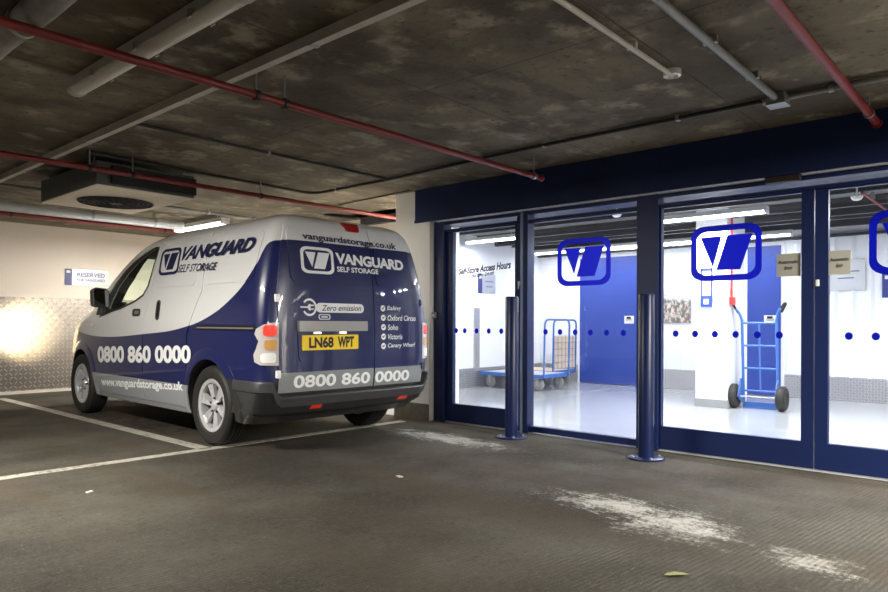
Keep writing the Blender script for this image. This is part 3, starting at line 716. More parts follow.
for k in range(15):
    a = PI+PI*k/14; rr_ = .046+(.0016 if k % 2 else 0); pr.append((rr_*math.cos(a), .035+rr_*.75*math.sin(a)))
bm = bmesh.new(); prism(bm, pr, lambda a, b: (a, -.82, b), lambda a, b: (a, .82, b)); obj('diffuser', bm, M['diff'], uf, smooth=50)
for s in (-1, 1):
    pr2 = [(1.08*a, (b-.035)*1.08+.035) for a, b in pr]
    obj('end_cap', prism(bmesh.new(), pr2, lambda a, b: (a, s*.80, b), lambda a, b: (a, s*.845, b)), M['trunk'], uf, smooth=50)
for y in (-.5, 0, .5):
    for s in (-1, 1): obj('cover_clip', box(s*.052-.004, s*.052+.004, y-.015, y+.015, .015, .05), M['steel'], uf)
# fan unit hung from the ceiling
ac = thing('ceiling_fan_unit', 'hung fan coil unit with a cream underside and a round black grille', 'fan unit', (2.585, 6.22, 2.05))
obj('casing', boxes((-.41, .41, -.62, .62, .012, .20)), M['acside'], ac, bevel=.004)
gp = [(-.405, -.615), (.405, -.615), (.405, .615), (-.405, .615)]
obj('bottom_panel', boxes((-.41, .41, -.625, .625, 0, .012)), M['acbot'], ac, bevel=.003)
g_ = bmesh.new()
for k in range(6): lathe(g_, [(-.012-.0*k, .10+.04*k), (-.012, .108+.04*k), (-.004, .108+.04*k), (-.004, .10+.04*k)], (.02, .05, 0), 'z', 40, close=True)
for k in range(12):
    a = k*PI/6; tube(g_, [(.02+.05*math.cos(a), .05+.05*math.sin(a), -.008), (.02+.31*math.cos(a), .05+.31*math.sin(a), -.008)], .004, 5)
lathe(g_, [(-.014, .0), (-.014, .055), (-.002, .055)], (.02, .05, 0), 'z', 24)
obj('fan_grille', g_, M['dark'], ac, smooth=40)
obj('fan_opening', lathe(bmesh.new(), [(-.0015, .0), (-.0015, .315), (-.0005, .315)], (.02, .05, 0), 'z', 40), M['dark'], ac)
obj('rear_plenum', box(-.30, .41, -.66, -.62, .03, .17), M['dark'], ac)
for x, y in ((-.38, -.5), (.38, -.5), (-.38, .5), (.38, .5)):
    obj('hanger_rod', tb([(x, y, .20), (x, y, CZ-2.05-.002)], .006, 6), M['steel'], ac)
gd = pipe('steel_duct', 'round galvanised duct crossing behind the hung fan unit', 'duct', (-3, 8.05, 2.17), (4.15, 8.05, 2.17), .055, M['duct'], (.6, .85, .95))
pipe('grey_pipe', 'slim grey pipe on the ceiling beside the galvanised duct', 'pipe', (1.95, 7.30, 2.25), (5.0, 7.30, 2.25), .018, M['conduit'], (.7, .9))
def cfit(lab, p, length, along): return fitting('strip_light', lab, p, length, along, M['tubew'])
cfit('lit strip light on the ceiling straight above the roof of the van', (4.42, 8.1, 2.20), 1.2, 'y')
cfit('lit car park strip light out of view to the left of the bay', (.4, 4.55, 2.17), 1.55, 'y')
cfit('lit car park strip light out of view behind the camera', (-.6, -3.2, 2.17), 1.55, 'y')
cfit('lit car park strip light out of view behind and right of the camera', (3.0, -3.8, 2.17), 1.55, 'y')
cfit('lit strip light hidden behind the white pier beside the van', (5.42, 5.22, 2.17), .5, 'x')
cfit('lit car park strip light out of view to the right', (4.0, -1.3, 2.17), 1.55, 'y')
# small litter
lf = bmesh.new(); pts = [(-.05, 0), (-.03, .014), (0, .019), (.03, .013), (.055, 0), (.03, -.012), (0, -.016), (-.03, -.012)]
vs = [lf.verts.new((x, y, .008-.08*abs(x)*.6+.15*abs(y))) for x, y in pts]; cv = lf.verts.new((0, 0, .006))
for i in range(8): lf.faces.new((cv, vs[i], vs[(i+1) % 8]))
lo = tag(obj('leaf', lf, M['leaf']), 'small dry yellow green leaf lying on the concrete in the foreground', 'leaf'); lo.location = (2.559, 1.067, 0); lo.rotation_euler = (0, 0, -.75)
for p, r_, lab in (((1.55, 4.08, 0), .6, 'tiny white scrap of paper on the floor at the lower left'), ((3.02, 3.05, 0), 1.4, 'tiny pale scrap of litter on the floor mid foreground')):
    q = obj('paper_scrap', prism(bmesh.new(), [(-.025, -.01), (.02, -.014), (.03, .008), (-.01, .015)], lambda a, b: (a, b, .0005), lambda a, b: (a, b, .006)), M['paper']); q.location = p; q.rotation_euler = (0, 0, r_); tag(q, lab, 'litter')

# ================================================================ the van
VAN = thing('delivery_van', 'white, navy and silver small panel van parked with its rear towards the camera', 'van', (3.5986, 4.8999, 0), -.0292)
def side(s):
    return lambda u, v, off: (s*(sx(u, v)+off), u, v)
LS = side(-1); RS = side(1)
LST = lambda u, v, off: LS(-u, v, off)          # lettering reads front to rear on the left side
RR = lambda u, v, off: (u, ry(u, v)-off, v)
def fy(x, z):
    u = min(.999, abs(x)/WZ(z)); return YC+(YF(z)-YC)*(1-u**PF(z))**(1/QF)
FR = lambda u, v, off: (u, fy(u, v)+off, v)
# distance along the plan outline, 0 at the rear centre, positive towards the left side
_tab = []
_L = YC-YR(.8); _w = WZ(.8); _pts = [(k/40*.94, (1-(k/40*.94)**PR)**(1/QR)) for k in range(41)]
_b = _pts[-1][1]
_pts += [((1-(b)**QR)**(1/PR), b) for b in [_b*(1-k/60) for k in range(1, 61)]]
s_ = 0; last = None
for a, b in _pts:
    p = (a*_w, -b*_L)
    if last: s_ += math.dist(p, last)
    last = p; _tab.append((s_, a, b))
def peri(s, z, off):
    sg = -1 if s >= 0 else 1; q = min(abs(s), _tab[-1][0]-1e-6); i = 0
    while _tab[i+1][0] < q: i += 1
    t = (q-_tab[i][0])/(_tab[i+1][0]-_tab[i][0])
    a = _tab[i][1]+t*(_tab[i+1][1]-_tab[i][1]); b = _tab[i][2]+t*(_tab[i+1][2]-_tab[i][2])
    j = max(i, 1); k = min(j+1, len(_tab)-1)
    dx = (_tab[k][1]-_tab[j-1][1])*_w; dy = -(_tab[k][2]-_tab[j-1][2])*_L; l = math.hypot(dx, dy) or 1
    nx, ny = -dy/l, dx/l
    if nx < 0 and ny > 0: nx, ny = -nx, -ny
    nx, ny = abs(nx), -abs(ny)
    return (sg*(a*WZ(z)+nx*off), YC-b*(YC-YR(z))+ny*off, z)
def s_of(x=None, y=None):
    best = None
    for s, a, b in _tab:
        d = abs(a*_w-abs(x)) if x is not None else abs(YC-b*_L-y)
        if x is None and a < .9: continue
        if best is None or d < best[0]: best = (d, s)
    return best[1]

# ---- livery paint -----------------------------------------------------------
def mat_livery():
    m = mat('livery_paint', (.7, .7, .7), .3, coat=1, coatr=.03); g = G(m); x, y, z = g.xyz()
    pts = [(-.95, 1.575), (-.69, 1.57), (-.61, 1.415), (-.5, 1.275), (-.3, 1.137), (-.065, 1.035), (.345, .936), (1.16, .864), (2.27, .826), (2.8, .86), (3.8, 1.0)]
    fc = g.n('ShaderNodeFloatCurve'); cv = fc.mapping.curves[0]
    tr = [((a+1)/5, b/2) for a, b in pts]
    cv.points[0].location = tr[0]; cv.points[1].location = tr[-1]
    for p in tr[1:-1]: cv.points.new(*p)
    fc.mapping.update()
    g.nt.links.new(g.m('DIVIDE', g.m('ADD', y, 1), 5), fc.inputs['Value'])
    zb = g.m('MULTIPLY', fc.outputs[0], 2)
    blue = g.ss(g.m('SUBTRACT', zb, z), -.0015, .0015)
    c = g.mix(blue, (.74, .75, .76), (.012, .017, .092))
    rng = g.m('MULTIPLY', g.ss(y, .290, .292), g.ss(y, 2.42, 2.418))
    silver = g.m('MULTIPLY', rng, g.ss(z, .457, .455))
    c = g.mix(silver, c, (.34, .36, .38))
    c = g.mix(g.m('MULTIPLY', g.ss(y, -.20, -.202), g.ss(z, .549, .547)), c, (.03, .03, .032))
    g.nt.links.new(c, g.b.inputs['Base Color']); return m
PAINT = mat_livery()
VD = mat('van_grey_plastic', (.045, .045, .048), .48, bump=.1, bscale=200)
SEAL = mat('black_rubber_seal', (.012, .012, .013), .35); CHR = mat('grey_chrome', (.36, .35, .33), .38, .6)
ALLOY = mat('silver_alloy', (.72, .73, .75), .32, .45); WHT = mat('white_vinyl', (.90, .91, .92), .4); NAVYT = mat('navy_vinyl', (.010, .014, .06), .4)
SILV = mat('silver_vinyl', (.25, .27, .28), .38, coat=.5); CAB = mat('dark_cabin', (.02, .02, .022), .7)
PLY = mat('yellow_plate', (1.0, .70, .02), .35); BLKT = mat('plate_black', (.01, .01, .01), .4)
SGL = mat_glass('van_side_glass', (.86, .97, .89), .5)

# ---- shell ------------------------------------------------------------------
def build_shell():
    rear = [(k/10*.93, None) for k in range(11)]
    R_ = [(a, (1-a**PR)**(1/QR)) for a, _ in rear]
    b9 = R_[-1][1]
    for b in [.96, .95, .935, .92, .90, .87, .83, .78, .72, .65, .57, .48, .38, .28, .18, .09, 0]:
        if b < b9-.002: R_.append(((1-b**QR)**(1/PR), b))
    zs = [.22, .25, .3, .36, .42, .5, .58, .66, .74, .82, .88, .94, .98, 1.02, 1.06, 1.09, 1.12, 1.16, 1.2, 1.26, 1.32, 1.38, 1.44, 1.5, 1.55, 1.6, 1.64, 1.67, 1.70, 1.725, 1.75, 1.77, 1.785, 1.8, 1.81, 1.82, 1.83, 1.838, 1.845, 1.849]
    bm = bmesh.new(); rings = []
    for z in zs:
        w = WZ(z); Lr = YC-YR(z); Lf = YF(z)-YC; p = PF(z); half = []
        for a, b in R_: half.append((a*w, YC-b*Lr))
        bl = [.1, .2, .3, .4, .5, .58, .66, .72, .78, .83, .87, .9]
        for b in bl: half.append((w*(1-b**QF)**(1/p), YC+b*Lf))
        a9 = (1-.9**QF)**(1/p)
        for k in [.96, .9, .82, .74, .66, .56, .46, .36, .25, .12, 0]:
            a = a9*k; half.append((w*a, YC+Lf*(1-a**p)**(1/QF)))
        ring = [(-x, y) for x, y in half] + [(x, y) for x, y in half[-2:0:-1]]
        rings.append([bm.verts.new((x, y, z)) for x, y in ring])
    n = len(rings[0])
    for A, B in zip(rings, rings[1:]):
        for k in range(n): bm.faces.new((A[k], A[(k+1) % n], B[(k+1) % n], B[k]))
    bm.faces.new(rings[0]); bm.faces.new(rings[-1])
    return bm
shell = obj('body', build_shell(), [PAINT, CAB], VAN)
cutters = []
def cutter(bm):
    for f in bm.faces: f.material_index = 0
    o = obj('cutter', bm, [PAINT, CAB]); o.matrix_world = Matrix(); cutters.append(o)
    for p in o.data.polygons: p.material_index = 1
    md = shell.modifiers.new('cut', 'BOOLEAN'); md.operation = 'DIFFERENCE'; md.object = o; md.solver = 'EXACT'
WA = [(-.015, .31, .375), (2.775, .31, .375)]
for (yc, zc, r) in WA:
    for s in (-1, 1):
        cutter(lathe(bmesh.new(), [(min(s*.50, s*1.2), r), (max(s*.50, s*1.2), r)], (0, yc, zc), 'x', 48))
WIN = [(2.00, 1.10), (1.95, 1.18), (1.86, 1.31), (1.72, 1.43), (1.56, 1.53), (1.40, 1.60), (1.25, 1.645), (1.19, 1.635), (1.165, 1.56), (1.168, 1.40), (1.185, 1.30), (1.25, 1.225), (1.40, 1.175), (1.70, 1.115), (1.90, 1.095)]
cutter(prism(bmesh.new(), [(1.1, .75), (2.72, .75), (2.72, 1.08), (2.60, 1.16), (1.90, 1.60), (1.72, 1.64), (1.1, 1.64)], lambda a, b: (-.69, a, b), lambda a, b: (.69, a, b)))
cutter(prism(bmesh.new(), WIN, lambda a, b: (-1.2, a, b), lambda a, b: (1.2, a, b)))
WS = [(-.74, 1.17), (.74, 1.17), (.64, 1.62), (-.64, 1.62)]
cutter(prism(bmesh.new(), WS, lambda a, b: (a, 1.6, b), lambda a, b: (a, 3.6, b)))
# cutters live in the shell's own space while the cut is taken
inv = Matrix.Translation(VAN.location) @ Matrix.Rotation(-.0292, 4, 'Z')
for c_ in cutters: c_.matrix_world = inv
bpy.context.view_layer.update()
dg = bpy.context.evaluated_depsgraph_get()
me = bpy.data.meshes.new_from_object(shell.evaluated_get(dg)); me.name = 'body'
shell.modifiers.clear(); old = shell.data; shell.data = me; bpy.data.meshes.remove(old)
for c_ in cutters: d_ = c_.data; bpy.data.objects.remove(c_); bpy.data.meshes.remove(d_)
for p in me.polygons: p.use_smooth = True
me.set_sharp_from_angle(angle=math.radians(32))

# ---- side panels ------------------------------------------------------------
def lerp_pts(pts, n=3):
    out = []
    for i in range(len(pts)):
        a, b = pts[i], pts[(i+1) % len(pts)]; k = max(1, int(math.dist(a, b)/.06))
        for j in range(k): out.append((a[0]+(b[0]-a[0])*j/k, a[1]+(b[1]-a[1])*j/k))
    return out
FD = [(1.195, .27), (2.30, .27), (2.335, .30), (2.335, .45), (2.33, .62), (2.305, .80), (2.25, .95), (2.19, 1.06), (2.10, 1.20), (2.00, 1.33), (1.86, 1.45), (1.68, 1.56), (1.48, 1.64), (1.30, 1.685), (1.12, 1.70), (1.095, 1.66), (1.08, 1.50), (1.10, 1.17), (1.18, .90)]
for fn, s in ((LS, -1), (RS, 1)):
    fd = patch('front_door', lerp_pts(FD), fn, PAINT, VAN, .007, .012, .05, holes=[WIN])
    H = rrect(1.25, 1.42, 1.025, 1.095, .03)
    patch('door_handle', H, fn, VD, fd, .012, .008, .04); patch('handle_grip', rrect(1.27, 1.35, 1.045, 1.075, .012), fn, CHR, fd, .02, .010, .04)
    patch('window_seal', [(a, b) for a, b in [(2.235, 1.02), (2.10, 1.215), (1.975, 1.345), (1.83, 1.46), (1.65, 1.55), (1.45, 1.625), (1.26, 1.672), (1.17, 1.66), (1.145, 1.56), (1.148, 1.39), (1.165, 1.29), (1.24, 1.207), (1.40, 1.155), (1.70, 1.095), (1.90, 1.07)]], fn, SEAL, fd, .010, .006, .05, holes=[WIN])
    patch('side_window', WIN, fn, SGL, fd, .002, 0, .05)
SD = [(.355, .27), (1.183, .27), (1.168, .90), (1.088, 1.17), (1.068, 1.50), (1.08, 1.66), (1.075, 1.70), (.25, 1.72), (.225, 1.70), (.14, 1.23), (.21, 1.10), (.335, .87), (.35, .46)]
sd_ = patch('sliding_door', lerp_pts(SD), LS, PAINT, VAN, .007, .012, .05)
patch('blank_panel', rrect(.27, 1.01, 1.275, 1.665, .05), LS, PAINT, sd_, .012, .008, .05)
patch('door_handle', rrect(.85, .925, .99, 1.165, .034), LS, VD, sd_, .012, .008, .04); patch('handle_grip', rrect(.868, .898, 1.02, 1.14, .013), LS, SEAL, sd_, .022, .012, .04)
patch('blank_panel', rrect(-.60, .13, 1.275, 1.665, .07), LS, PAINT, VAN, .005, .006, .05)
patch('door_rail', rrect(-.70, .165, .915, .952, .012), LS, SEAL, VAN, .008, .008, .06)
patch('rail_trim', rrect(-.68, .15, .925, .936, .004), LS, CHR, VAN, .012, .006, .06)
patch('sill', lerp_pts([(.40, .225), (2.33, .225), (2.33, .262), (.40, .262)]), LS, SILV, VAN, .004, .01, .1)
patch('indicator_lamp', rrect(2.40, 2.44, .93, .955, .01), LS, WHT, VAN, .012, .010, .05)
# wheel-arch flares
def flare(yc, zc, r, s, name='wheel_arch'):
    bm = bmesh.new(); rows = []
    for i in range(37):
        a = math.radians(-14+208*i/36); prof = []
        for rr_, of in ((r-.004, .0), (r-.002, .010), (r+.03, .011), (r+.085, .003), (r+.09, -.01)):
            y = yc+rr_*math.cos(a); z = max(.23, zc+rr_*math.sin(a)); prof.append(bm.verts.new((s*(max(sx(min(y, 3.35), z), .7)+of), y, z)))
        rows.append(prof)
    for A, B in zip(rows, rows[1:]):
        for k in range(4): bm.faces.new((A[k], A[k+1], B[k+1], B[k]))
    return obj(name, bm, PAINT, VAN, smooth=60)
for s in (-1, 1):
    flare(-.015, .31, .375, s)
    flare(2.775, .31, .375, s)
# side lettering
logo('side_logo', (-1.03, 1.384, -.645, 1.627), LST, NAVYT, VAN, .0135, slant=-.16, step=.03)
put_text('side_lettering', 'VANGUARD', (-.635, 1.497, 1.622, .53, 1.500, 1.615), LST, NAVYT, VAN, .045, .28, .95, step=.04, off=.0135)
put_text('side_lettering', 'SELF STORAGE', (-.63, 1.394, 1.464, .035, 1.385, 1.450), LST, NAVYT, VAN, .015, .25, 1.0, step=.04, off=.0135)
put_text('phone_number', '0800 860 0000', (-2.25, .560, .730, -.25, .640, .790), LST, WHT, VAN, .042, .0, 1.0, step=.05, off=.0085)
put_text('web_address', 'www.vanguardstorage.co.uk', (-2.20, .305, .415, -.405, .385, .480), LST, WHT, VAN, .032, .0, 1.0, step=.05, off=.0085)
# mirrors
for s in (-1, 1):
    b_ = bmesh.new(); ring = [(0, 0), (.155, .015), (.165, .19), (.13, .215), (.02, .205), (-.005, .17)]
    prism(b_, ring, lambda u, v: (s*(.825+u), 2.04, 1.10+v), lambda u, v: (s*(.835+u*.9), 2.13, 1.115+v*.86))
    mo = obj('door_mirror', b_, VD, VAN, bevel=.014)
    g2 = bmesh.new(); prism(g2, [(.012, .02), (.142, .03), (.150, .18), (.12, .198), (.028, .19), (.008, .165)], lambda u, v: (s*(.825+u), 2.037, 1.10+v), lambda u, v: (s*(.825+u), 2.042, 1.10+v))
    obj('mirror_glass', g2, mat('mirror_glass', (.75, .8, .82), .03, 1), mo)
    obj('mirror_arm', prism(bmesh.new(), [(2.06, 1.05), (2.20, 1.04), (2.13, 1.13), (2.06, 1.14)], lambda a, b: (s*(sx(a, b)-.01), a, b), lambda a, b: (s*.90, a, b)), VD, mo, bevel=.008)

# ---- rear -------------------------------------------------------------------
def rdoor(u0, u1):
    return lerp_pts([(u0, .455), (u1, .455), (u1, 1.0), (u1 if abs(u1) < .5 else math.copysign(min(abs(u1), .735), u1), 1.2),
                     (u1 if abs(u1) < .5 else math.copysign(.665, u1), 1.55), (u1 if abs(u1) < .5 else math.copysign(.615, u1), 1.70), (u1 if abs(u1) < .5 else math.copysign(.575, u1), 1.735),
                     (u0 if abs(u0) < .5 else math.copysign(.575, u0), 1.735), (u0 if abs(u0) < .5 else math.copysign(.615, u0), 1.70), (u0 if abs(u0) < .5 else math.copysign(.665, u0), 1.55), (u0 if abs(u0) < .5 else math.copysign(min(abs(u0), .735), u0), 1.2), (u0, 1.0)])
rd1 = patch('rear_door', rdoor(-.725, .163), RR, PAINT, VAN, .010, .014, .05)
rd2 = patch('rear_door', rdoor(.171, .725), RR, PAINT, VAN, .010, .014, .05)
patch('blank_window', rrect(-.62, .12, 1.27, 1.69, .06), RR, PAINT, rd1, .019, .010, .05)
patch('blank_window', rrect(.20, .585, 1.27, 1.66, .06), RR, PAINT, rd2, .019, .010, .05)
patch('silver_band', rrect(-.722, .160, .462, .608, .004), RR, SILV, rd1, .0115, 0, .05)
patch('silver_band', rrect(.174, .722, .462, .606, .004), RR, SILV, rd2, .0115, 0, .05)
put_text('phone_number', '0800 860 0000', (-.605, .492, .588, .56, .482, .576), RR, WHT, VAN, .030, step=.05, off=.014)
put_text('web_address', 'vanguardstorage.co.uk', (-.495, 1.585, 1.650, .455, 1.578, 1.645), RR, NAVYT, VAN, .024, step=.04, off=.0225)
logo('rear_logo', (-.525, 1.342, -.222, 1.545), RR, WHT, rd1, .0195, step=.03)
put_text('rear_lettering', 'VANGUARD', (-.203, 1.432, 1.518, .515, 1.416, 1.504), RR, WHT, VAN, .045, 0, .97, step=.04, off=.0215)
put_text('rear_lettering', 'SELF STORAGE', (-.198, 1.368, 1.410, .225, 1.370, 1.410), RR, WHT, VAN, .028, 0, 1, step=.04, off=.0225)
patch('zero_badge', rrect(-.405, .06, 1.050, 1.122, .035), RR, WHT, rd1, .012, .002, .05)
put_text('badge_lettering', 'Zero emission', (-.355, 1.063, 1.107, .030, 1.066, 1.110), RR, NAVYT, rd1, .006, .25, step=.05, off=.0145)
# plug emblem: open ring with a plug
bm = bmesh.new()
def ringarc(bm, cx, cz, r0, r1, a0, a1, n=24):
    vs = [(bm.verts.new(RR(cx+r0*math.cos(a0+(a1-a0)*i/n), cz+r0*math.sin(a0+(a1-a0)*i/n), .0125)), bm.verts.new(RR(cx+r1*math.cos(a0+(a1-a0)*i/n), cz+r1*math.sin(a0+(a1-a0)*i/n), .0125))) for i in range(n+1)]
    for A, B in zip(vs, vs[1:]): bm.faces.new((A[0], A[1], B[1], B[0]))
ringarc(bm, -.465, 1.088, .050, .066, -2.6, 2.5)
ringarc(bm, -.455, 1.088, .001, .026, PI/2, 3*PI/2)
for dz in (-.014, .014): bm.faces.new([bm.verts.new(RR(a, b, .0125)) for a, b in ((-.455, 1.083+dz), (-.425, 1.083+dz), (-.425, 1.093+dz), (-.455, 1.093+dz))])
bm.faces.new([bm.verts.new(RR(a, b, .0125)) for a, b in ((-.545, 1.083), (-.48, 1.083), (-.48, 1.093), (-.545, 1.093))])
obj('plug_emblem', bm, WHT, rd1)
for k, (w_, wid) in enumerate((('Ealing', .155), ('Oxford Circus', .33), ('Soho', .115), ('Victoria', .165), ('Canary Wharf', .32))):
    z = 1.092-.0775*k
    bm = bmesh.new(); ringarc(bm, .263, z, .0005, .026, 0, 2*PI, 20); tick = obj('tick_disc', bm, WHT, rd2)
    bm = bmesh.new(); bm.faces.new([bm.verts.new(RR(.263+a, z+b, .0135)) for a, b in ((-.014, .002), (-.009, .007), (-.003, 0), (.010, .013), (.015, .008), (-.003, -.011))]); obj('tick_mark', bm, NAVYT, tick)
    put_text('location_lettering', w_, (.310, z-.024, z+.021, .310+wid, z-.024, z+.021), RR, WHT, rd2, .012, .15, step=.05, off=.0125)
# handle bar, recess, plate
patch('handle_bar', rrect(-.578, .068, .908, .985, .006), RR, CHR, rd1, .045, .040, .05)
patch('plate_recess', [(-.575, .905), (-.565, .72), (-.545, .685), (-.50, .672), (-.02, .672), (.06, .70), (.105, .77), (.115, .905)], RR, PAINT, rd1, .018, .010, .05)
pl = patch('number_plate', rrect(-.543, -.017, .768, .880, .008), RR, PLY, rd1, .030, .010, .06)
put_text('plate_number', 'LN68', (-.487, .783, .867, -.262, .783, .867), RR, BLKT, pl, .04, off=.0315)
put_text('plate_number', 'WPT', (-.222, .783, .867, -.062, .783, .867), RR, BLKT, pl, .04, off=.0315)
patch('plate_lamp', rrect(-.44, -.38, .890, .904, .004), RR, emit('plate_lamp_lens', (1, .9, .7), 1.5), rd1, .036, .014, .05)
patch('plate_lamp', rrect(-.20, -.14, .890, .904, .004), RR, bpy.data.materials['plate_lamp_lens'], rd1, .036, .014, .05)
patch('tailgate_badge', rrect(-.385, -.275, .995, 1.038, .016), RR, ALLOY, rd1, .013, .003, .05, holes=[rrect(-.375, -.285, 1.003, 1.030, .010)])
patch('badge_bar', rrect(-.36, -.30, 1.010, 1.022, .004), RR, ALLOY, rd1, .013, .003, .05)
# bumper and lamps wrap round the corners
S1 = s_of(y=-.41)
bm = bmesh.new(); rows = []; N = 80
sd725 = s_of(x=.722)
for i in range(N+1):
    s = -S1+2*S1*i/N; q = abs(s)
    f = min(1, max(0, (q-sd725)/.05)); f = f*f*(3-2*f)
    ztop = .435+(.548-.435)*f; out = .062+(.010-.062)*min(1, max(0, (q-sd725+.05)/.35)); low = .275+.02*min(1, q/S1)
    out = max(out, .012)
    prof = [(ztop, -.01), (ztop, out*.75), (ztop-.012, out), (ztop-.075, out+.004), (ztop-.085, out-.008), (low+.03, out-.012), (low, out-.03 if out > .04 else .0), (low, -.05)]
    rows.append([bm.verts.new(peri(s, z, o)) for z, o in prof])
for A, B in zip(rows, rows[1:]):
    for k in range(7): bm.faces.new((A[k], A[k+1], B[k+1], B[k]))
for E_ in (rows[0], rows[-1]): bm.faces.new(E_)
bp_ = obj('rear_bumper', bm, VD, VAN, smooth=35)
REDL = mat('glowing_red_reflector', (.55, .03, .02), .2, coat=.6, emis=(1, .06, .03), estr=.15)  # reflectors glow faintly by emission, in place of light thrown back
for s0 in (.405, -.51):
    patch('reflector', rrect(min(s0-.05, s0+.05), max(s0-.05, s0+.05), .325, .362, .005), peri, REDL, bp_, .062, .02, .05)
LENS = mat('clear_lamp_lens', (.62, .58, .58), .12, coat=1); REDG = mat('lit_red_lamp', (.7, .04, .03), .15, coat=1, emis=(1, .10, .06), estr=.45)
AMB = mat('amber_lamp', (.7, .38, .12), .2, coat=1)
si = s_of(x=.728); so = si
def TL(d): return si+d
for s in (1, -1):
    out = [(0, .664), (0, .975), (.05, .972), (.11, .955), (.155, .925), (.165, .89), (.135, .84), (.15, .79), (.175, .74), (.165, .69), (.12, .668)]
    o_ = [(s*TL(a), b) for a, b in out]
    tl = patch('tail_lamp', o_, peri, LENS, VAN, .016, .02, .03)
    patch('brake_lens', [(s*TL(a), b) for a, b in rrect(.015, .105, .875, .955, .025)], peri, REDG, tl, .021, .006, .03)
    patch('indicator_lens', [(s*TL(a), b) for a, b in rrect(.015, .095, .775, .850, .02)], peri, AMB, tl, .020, .006, .03)
    patch('reverse_lens', [(s*TL(a), b) for a, b in rrect(.02, .12, .685, .755, .02)], peri, WHT, tl, .019, .006, .03)
    for z in (1.15, .60):
        patch('door_hinge', rrect(min(s*.712, s*.742), max(s*.712, s*.742), z-.028, z+.028, .006), RR, WHT if s < 0 else SEAL, VAN, .022, .02, .05)
patch('high_brake_lamp', [(-.075, 1.775), (.085, 1.775), (.065, 1.705), (.05, 1.698), (-.04, 1.698), (-.055, 1.705)], RR, mat('red_high_lamp', (.40, .012, .012), .15, coat=1), VAN, .030, .03, .03)
obj('roof_wiper', tube(bmesh.new(), [(-.17, -.60, 1.835), (-.08, -.585, 1.845), (.10, -.585, 1.850), (.16, -.60, 1.845)], [.006, .012, .014, .006], 8), SEAL, VAN, smooth=50)
for p in ((.50, -.56, 1.76),): obj('roof_antenna', lathe(bmesh.new(), [(0, .018), (.02, .012), (.026, .004)], p, 'z', 12), SEAL, VAN)

# ---- cabin and front --------------------------------------------------------
for s in (-1, 1):
    seat = obj('front_seat', prism(bmesh.new(), [(1.35, .72), (1.85, .72), (1.86, .86), (1.62, .88), (1.48, 1.30), (1.38, 1.30)], lambda a, b: (s*.36-.2, a, b), lambda a, b: (s*.36+.2, a, b)), CAB, VAN, bevel=.03)
    obj('headrest', prism(bmesh.new(), [(1.37, 1.32), (1.45, 1.32), (1.44, 1.46), (1.38, 1.46)], lambda a, b: (s*.36-.11, a, b), lambda a, b: (s*.36+.11, a, b)), CAB, seat, bevel=.02)
obj('dashboard', prism(bmesh.new(), [(2.15, .80), (2.65, .80), (2.65, 1.08), (2.35, 1.10), (2.18, 1.04)], lambda a, b: (-.59, a, b), lambda a, b: (.59, a, b)), CAB, VAN, bevel=.02)
sw_ = bmesh.new(); lathe(sw_, [(-.012, .17), (0, .182), (.012, .17), (0, .158)], (.36, 0, 0), 'y', 28, close=True)
for k in range(3):
    a = PI/2+k*2*PI/3; tube(sw_, [(.36, 0, 0), (.36+.17*math.cos(a), 0, .17*math.sin(a))], .012, 6)
stw = obj('steering_wheel', sw_, CAB, VAN, smooth=50); stw.location = (0, 2.05, 1.08); stw.rotation_euler = (.5, 0, 0)
patch('windscreen', [(-.755, 1.155), (.755, 1.155), (.655, 1.635), (-.655, 1.635)], FR, mat_glass('windscreen_glass', (.88, .94, .90)), VAN, .006, 0, .06)
patch('front_grille', rrect(-.45, .45, .62, .76, .03), FR, SEAL, VAN, .012, .012, .05)
fb = patch('front_bumper', rrect(-.72, .72, .26, .52, .05), FR, VD, VAN, .03, .03, .05)
patch('front_plate', rrect(-.26, .26, .40, .51, .006), FR, WHT, fb, .04, .008, .06)
HLM = emit('headlamp_bulb', (1, .9, .75), 12)
for s in (-1, 1):
    hl = patch('headlamp', [(s*a, b) for a, b in ((.50, .78), (.68, .76), (.74, .84), (.72, .95), (.62, .94), (.50, .86))], FR, LENS, VAN, .012, .012, .04)
    y0 = fy(.60, .84)
    obj('headlamp_bulb', lathe(bmesh.new(), [(0, .001), (.002, .045), (.006, .045), (.010, .001)], (s*.60, y0+.012, .845), 'y', 20), HLM, hl)
    sp = bpy.data.lights.new('headlamp_beam', 'SPOT'); sp.energy = 400; sp.spot_size = math.radians(31); sp.spot_blend = 1.0; sp.color = (1, .80, .50); sp.shadow_soft_size = .05
    so_ = bpy.data.objects.new('headlamp_beam', sp); COL.objects.link(so_); so_.parent = VAN
    so_.location = (s*.60, y0+.07, .845); so_.rotation_euler = (math.radians(88), 0, 0)
    so_.rotation_euler = (math.radians(90), 0, PI); so_.rotation_euler = Vector((0, 1, .0)).to_track_quat('-Z', 'Z').to_euler()

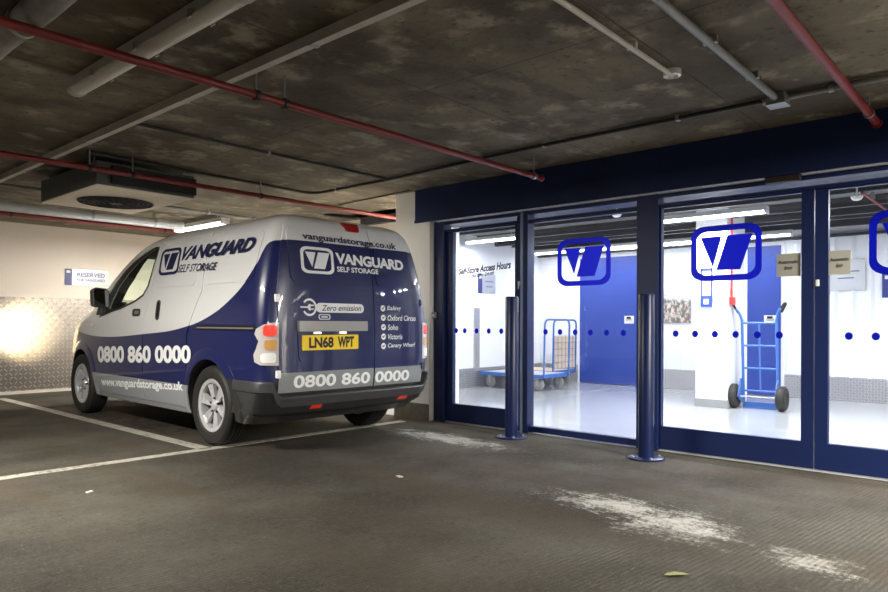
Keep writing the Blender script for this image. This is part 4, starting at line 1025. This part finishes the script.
# ---- wheels -----------------------------------------------------------------
def wheel():
    w = obj('tyre', lathe(bmesh.new(), [(-.070, .205), (-.088, .225), (-.097, .262), (-.092, .292), (-.078, .308), (-.066, .313),
            (-.058, .313), (-.056, .307), (-.050, .307), (-.048, .315), (-.020, .316), (-.018, .308), (-.011, .308), (-.009, .316),
            (.009, .316), (.011, .308), (.018, .308), (.020, .316), (.048, .315), (.050, .307), (.056, .307), (.058, .313), (.066, .313), (.078, .308), (.092, .292), (.097, .262), (.088, .225), (.070, .205)], (0, 0, 0), 'x', 64, close=True), M['rubber'], VAN, smooth=28)
    rim = obj('wheel_rim', lathe(bmesh.new(), [(-.075, .180), (-.083, .207), (-.073, .212), (-.06, .20), (.06, .20), (.075, .21), (.07, .19), (.03, .18), (-.055, .178)], (0, 0, 0), 'x', 48, close=True), ALLOY, w, smooth=40)
    b_ = bmesh.new()
    for k in range(6):
        a0 = 2*PI*k/6+.25
        def pt(r, da, x): a = a0+da; return (x, r*math.sin(a), r*math.cos(a))
        st_ = [(.04, .50, -.050), (.09, .32, -.057), (.14, .25, -.064), (.19, .235, -.070)]
        for j in range(3):
            (r0, d0, x0), (r1, d1, x1) = st_[j], st_[j+1]
            for sg in (-1, 1):
                q = [pt(r0, 0, x0+.006), pt(r0, sg*d0, x0), pt(r1, sg*d1, x1), pt(r1, 0, x1+.009)]
                b_.faces.new([b_.verts.new(c) for c in q])
                q2 = [pt(r0, sg*d0, x0), pt(r1, sg*d1, x1), pt(r1, sg*d1, x1+.03), pt(r0, sg*d0, x0+.03)]
                b_.faces.new([b_.verts.new(c) for c in q2])
    bmesh.ops.remove_doubles(b_, verts=b_.verts, dist=1e-4)
    obj('spokes', b_, ALLOY, w, smooth=25)
    obj('hub_cap', lathe(bmesh.new(), [(-.068, .001), (-.068, .026), (-.062, .036), (-.04, .046), (-.03, .05)], (0, 0, 0), 'x', 28), ALLOY, w, smooth=30)
    nb = bmesh.new()
    for k in range(5):
        a = 2*PI*k/5; lathe(nb, [(-.060, .001), (-.060, .009), (-.03, .010)], (0, .058*math.sin(a), .058*math.cos(a)), 'x', 8)
    obj('wheel_nuts', nb, M['dark'], w)
    obj('brake_disc', lathe(bmesh.new(), [(-.022, .001), (-.022, .135), (-.006, .135), (-.006, .10), (.02, .10)], (0, 0, 0), 'x', 40), M['dark'], w, smooth=40)
    obj('wheel_well_backing', lathe(bmesh.new(), [(.0, .001), (.0, .175), (.01, .176)], (0, 0, 0), 'x', 40), M['dark'], w, smooth=40)
    return w
w0 = wheel()
for i, (x, y) in enumerate(((-.735, 0), (-.755, 2.765), (.735, 0), (.735, 2.765))):
    w = w0 if i == 0 else copy_tree(w0, VAN)
    w.location = (x, y, .315); w.rotation_euler = (0.35*i, 0, 0) if x < 0 else (0, 0, PI)
    w.name = 'wheel' if i == 0 else 'wheel.%03d' % i
obj('rear_axle', tube(bmesh.new(), [(-.62, 0, .27), (.62, 0, .27)], .035, 10), M['dark'], VAN)
obj('underbody_tray', boxes((-.50, .50, -.2, 3.2, .18, .222)), M['dark'], VAN)
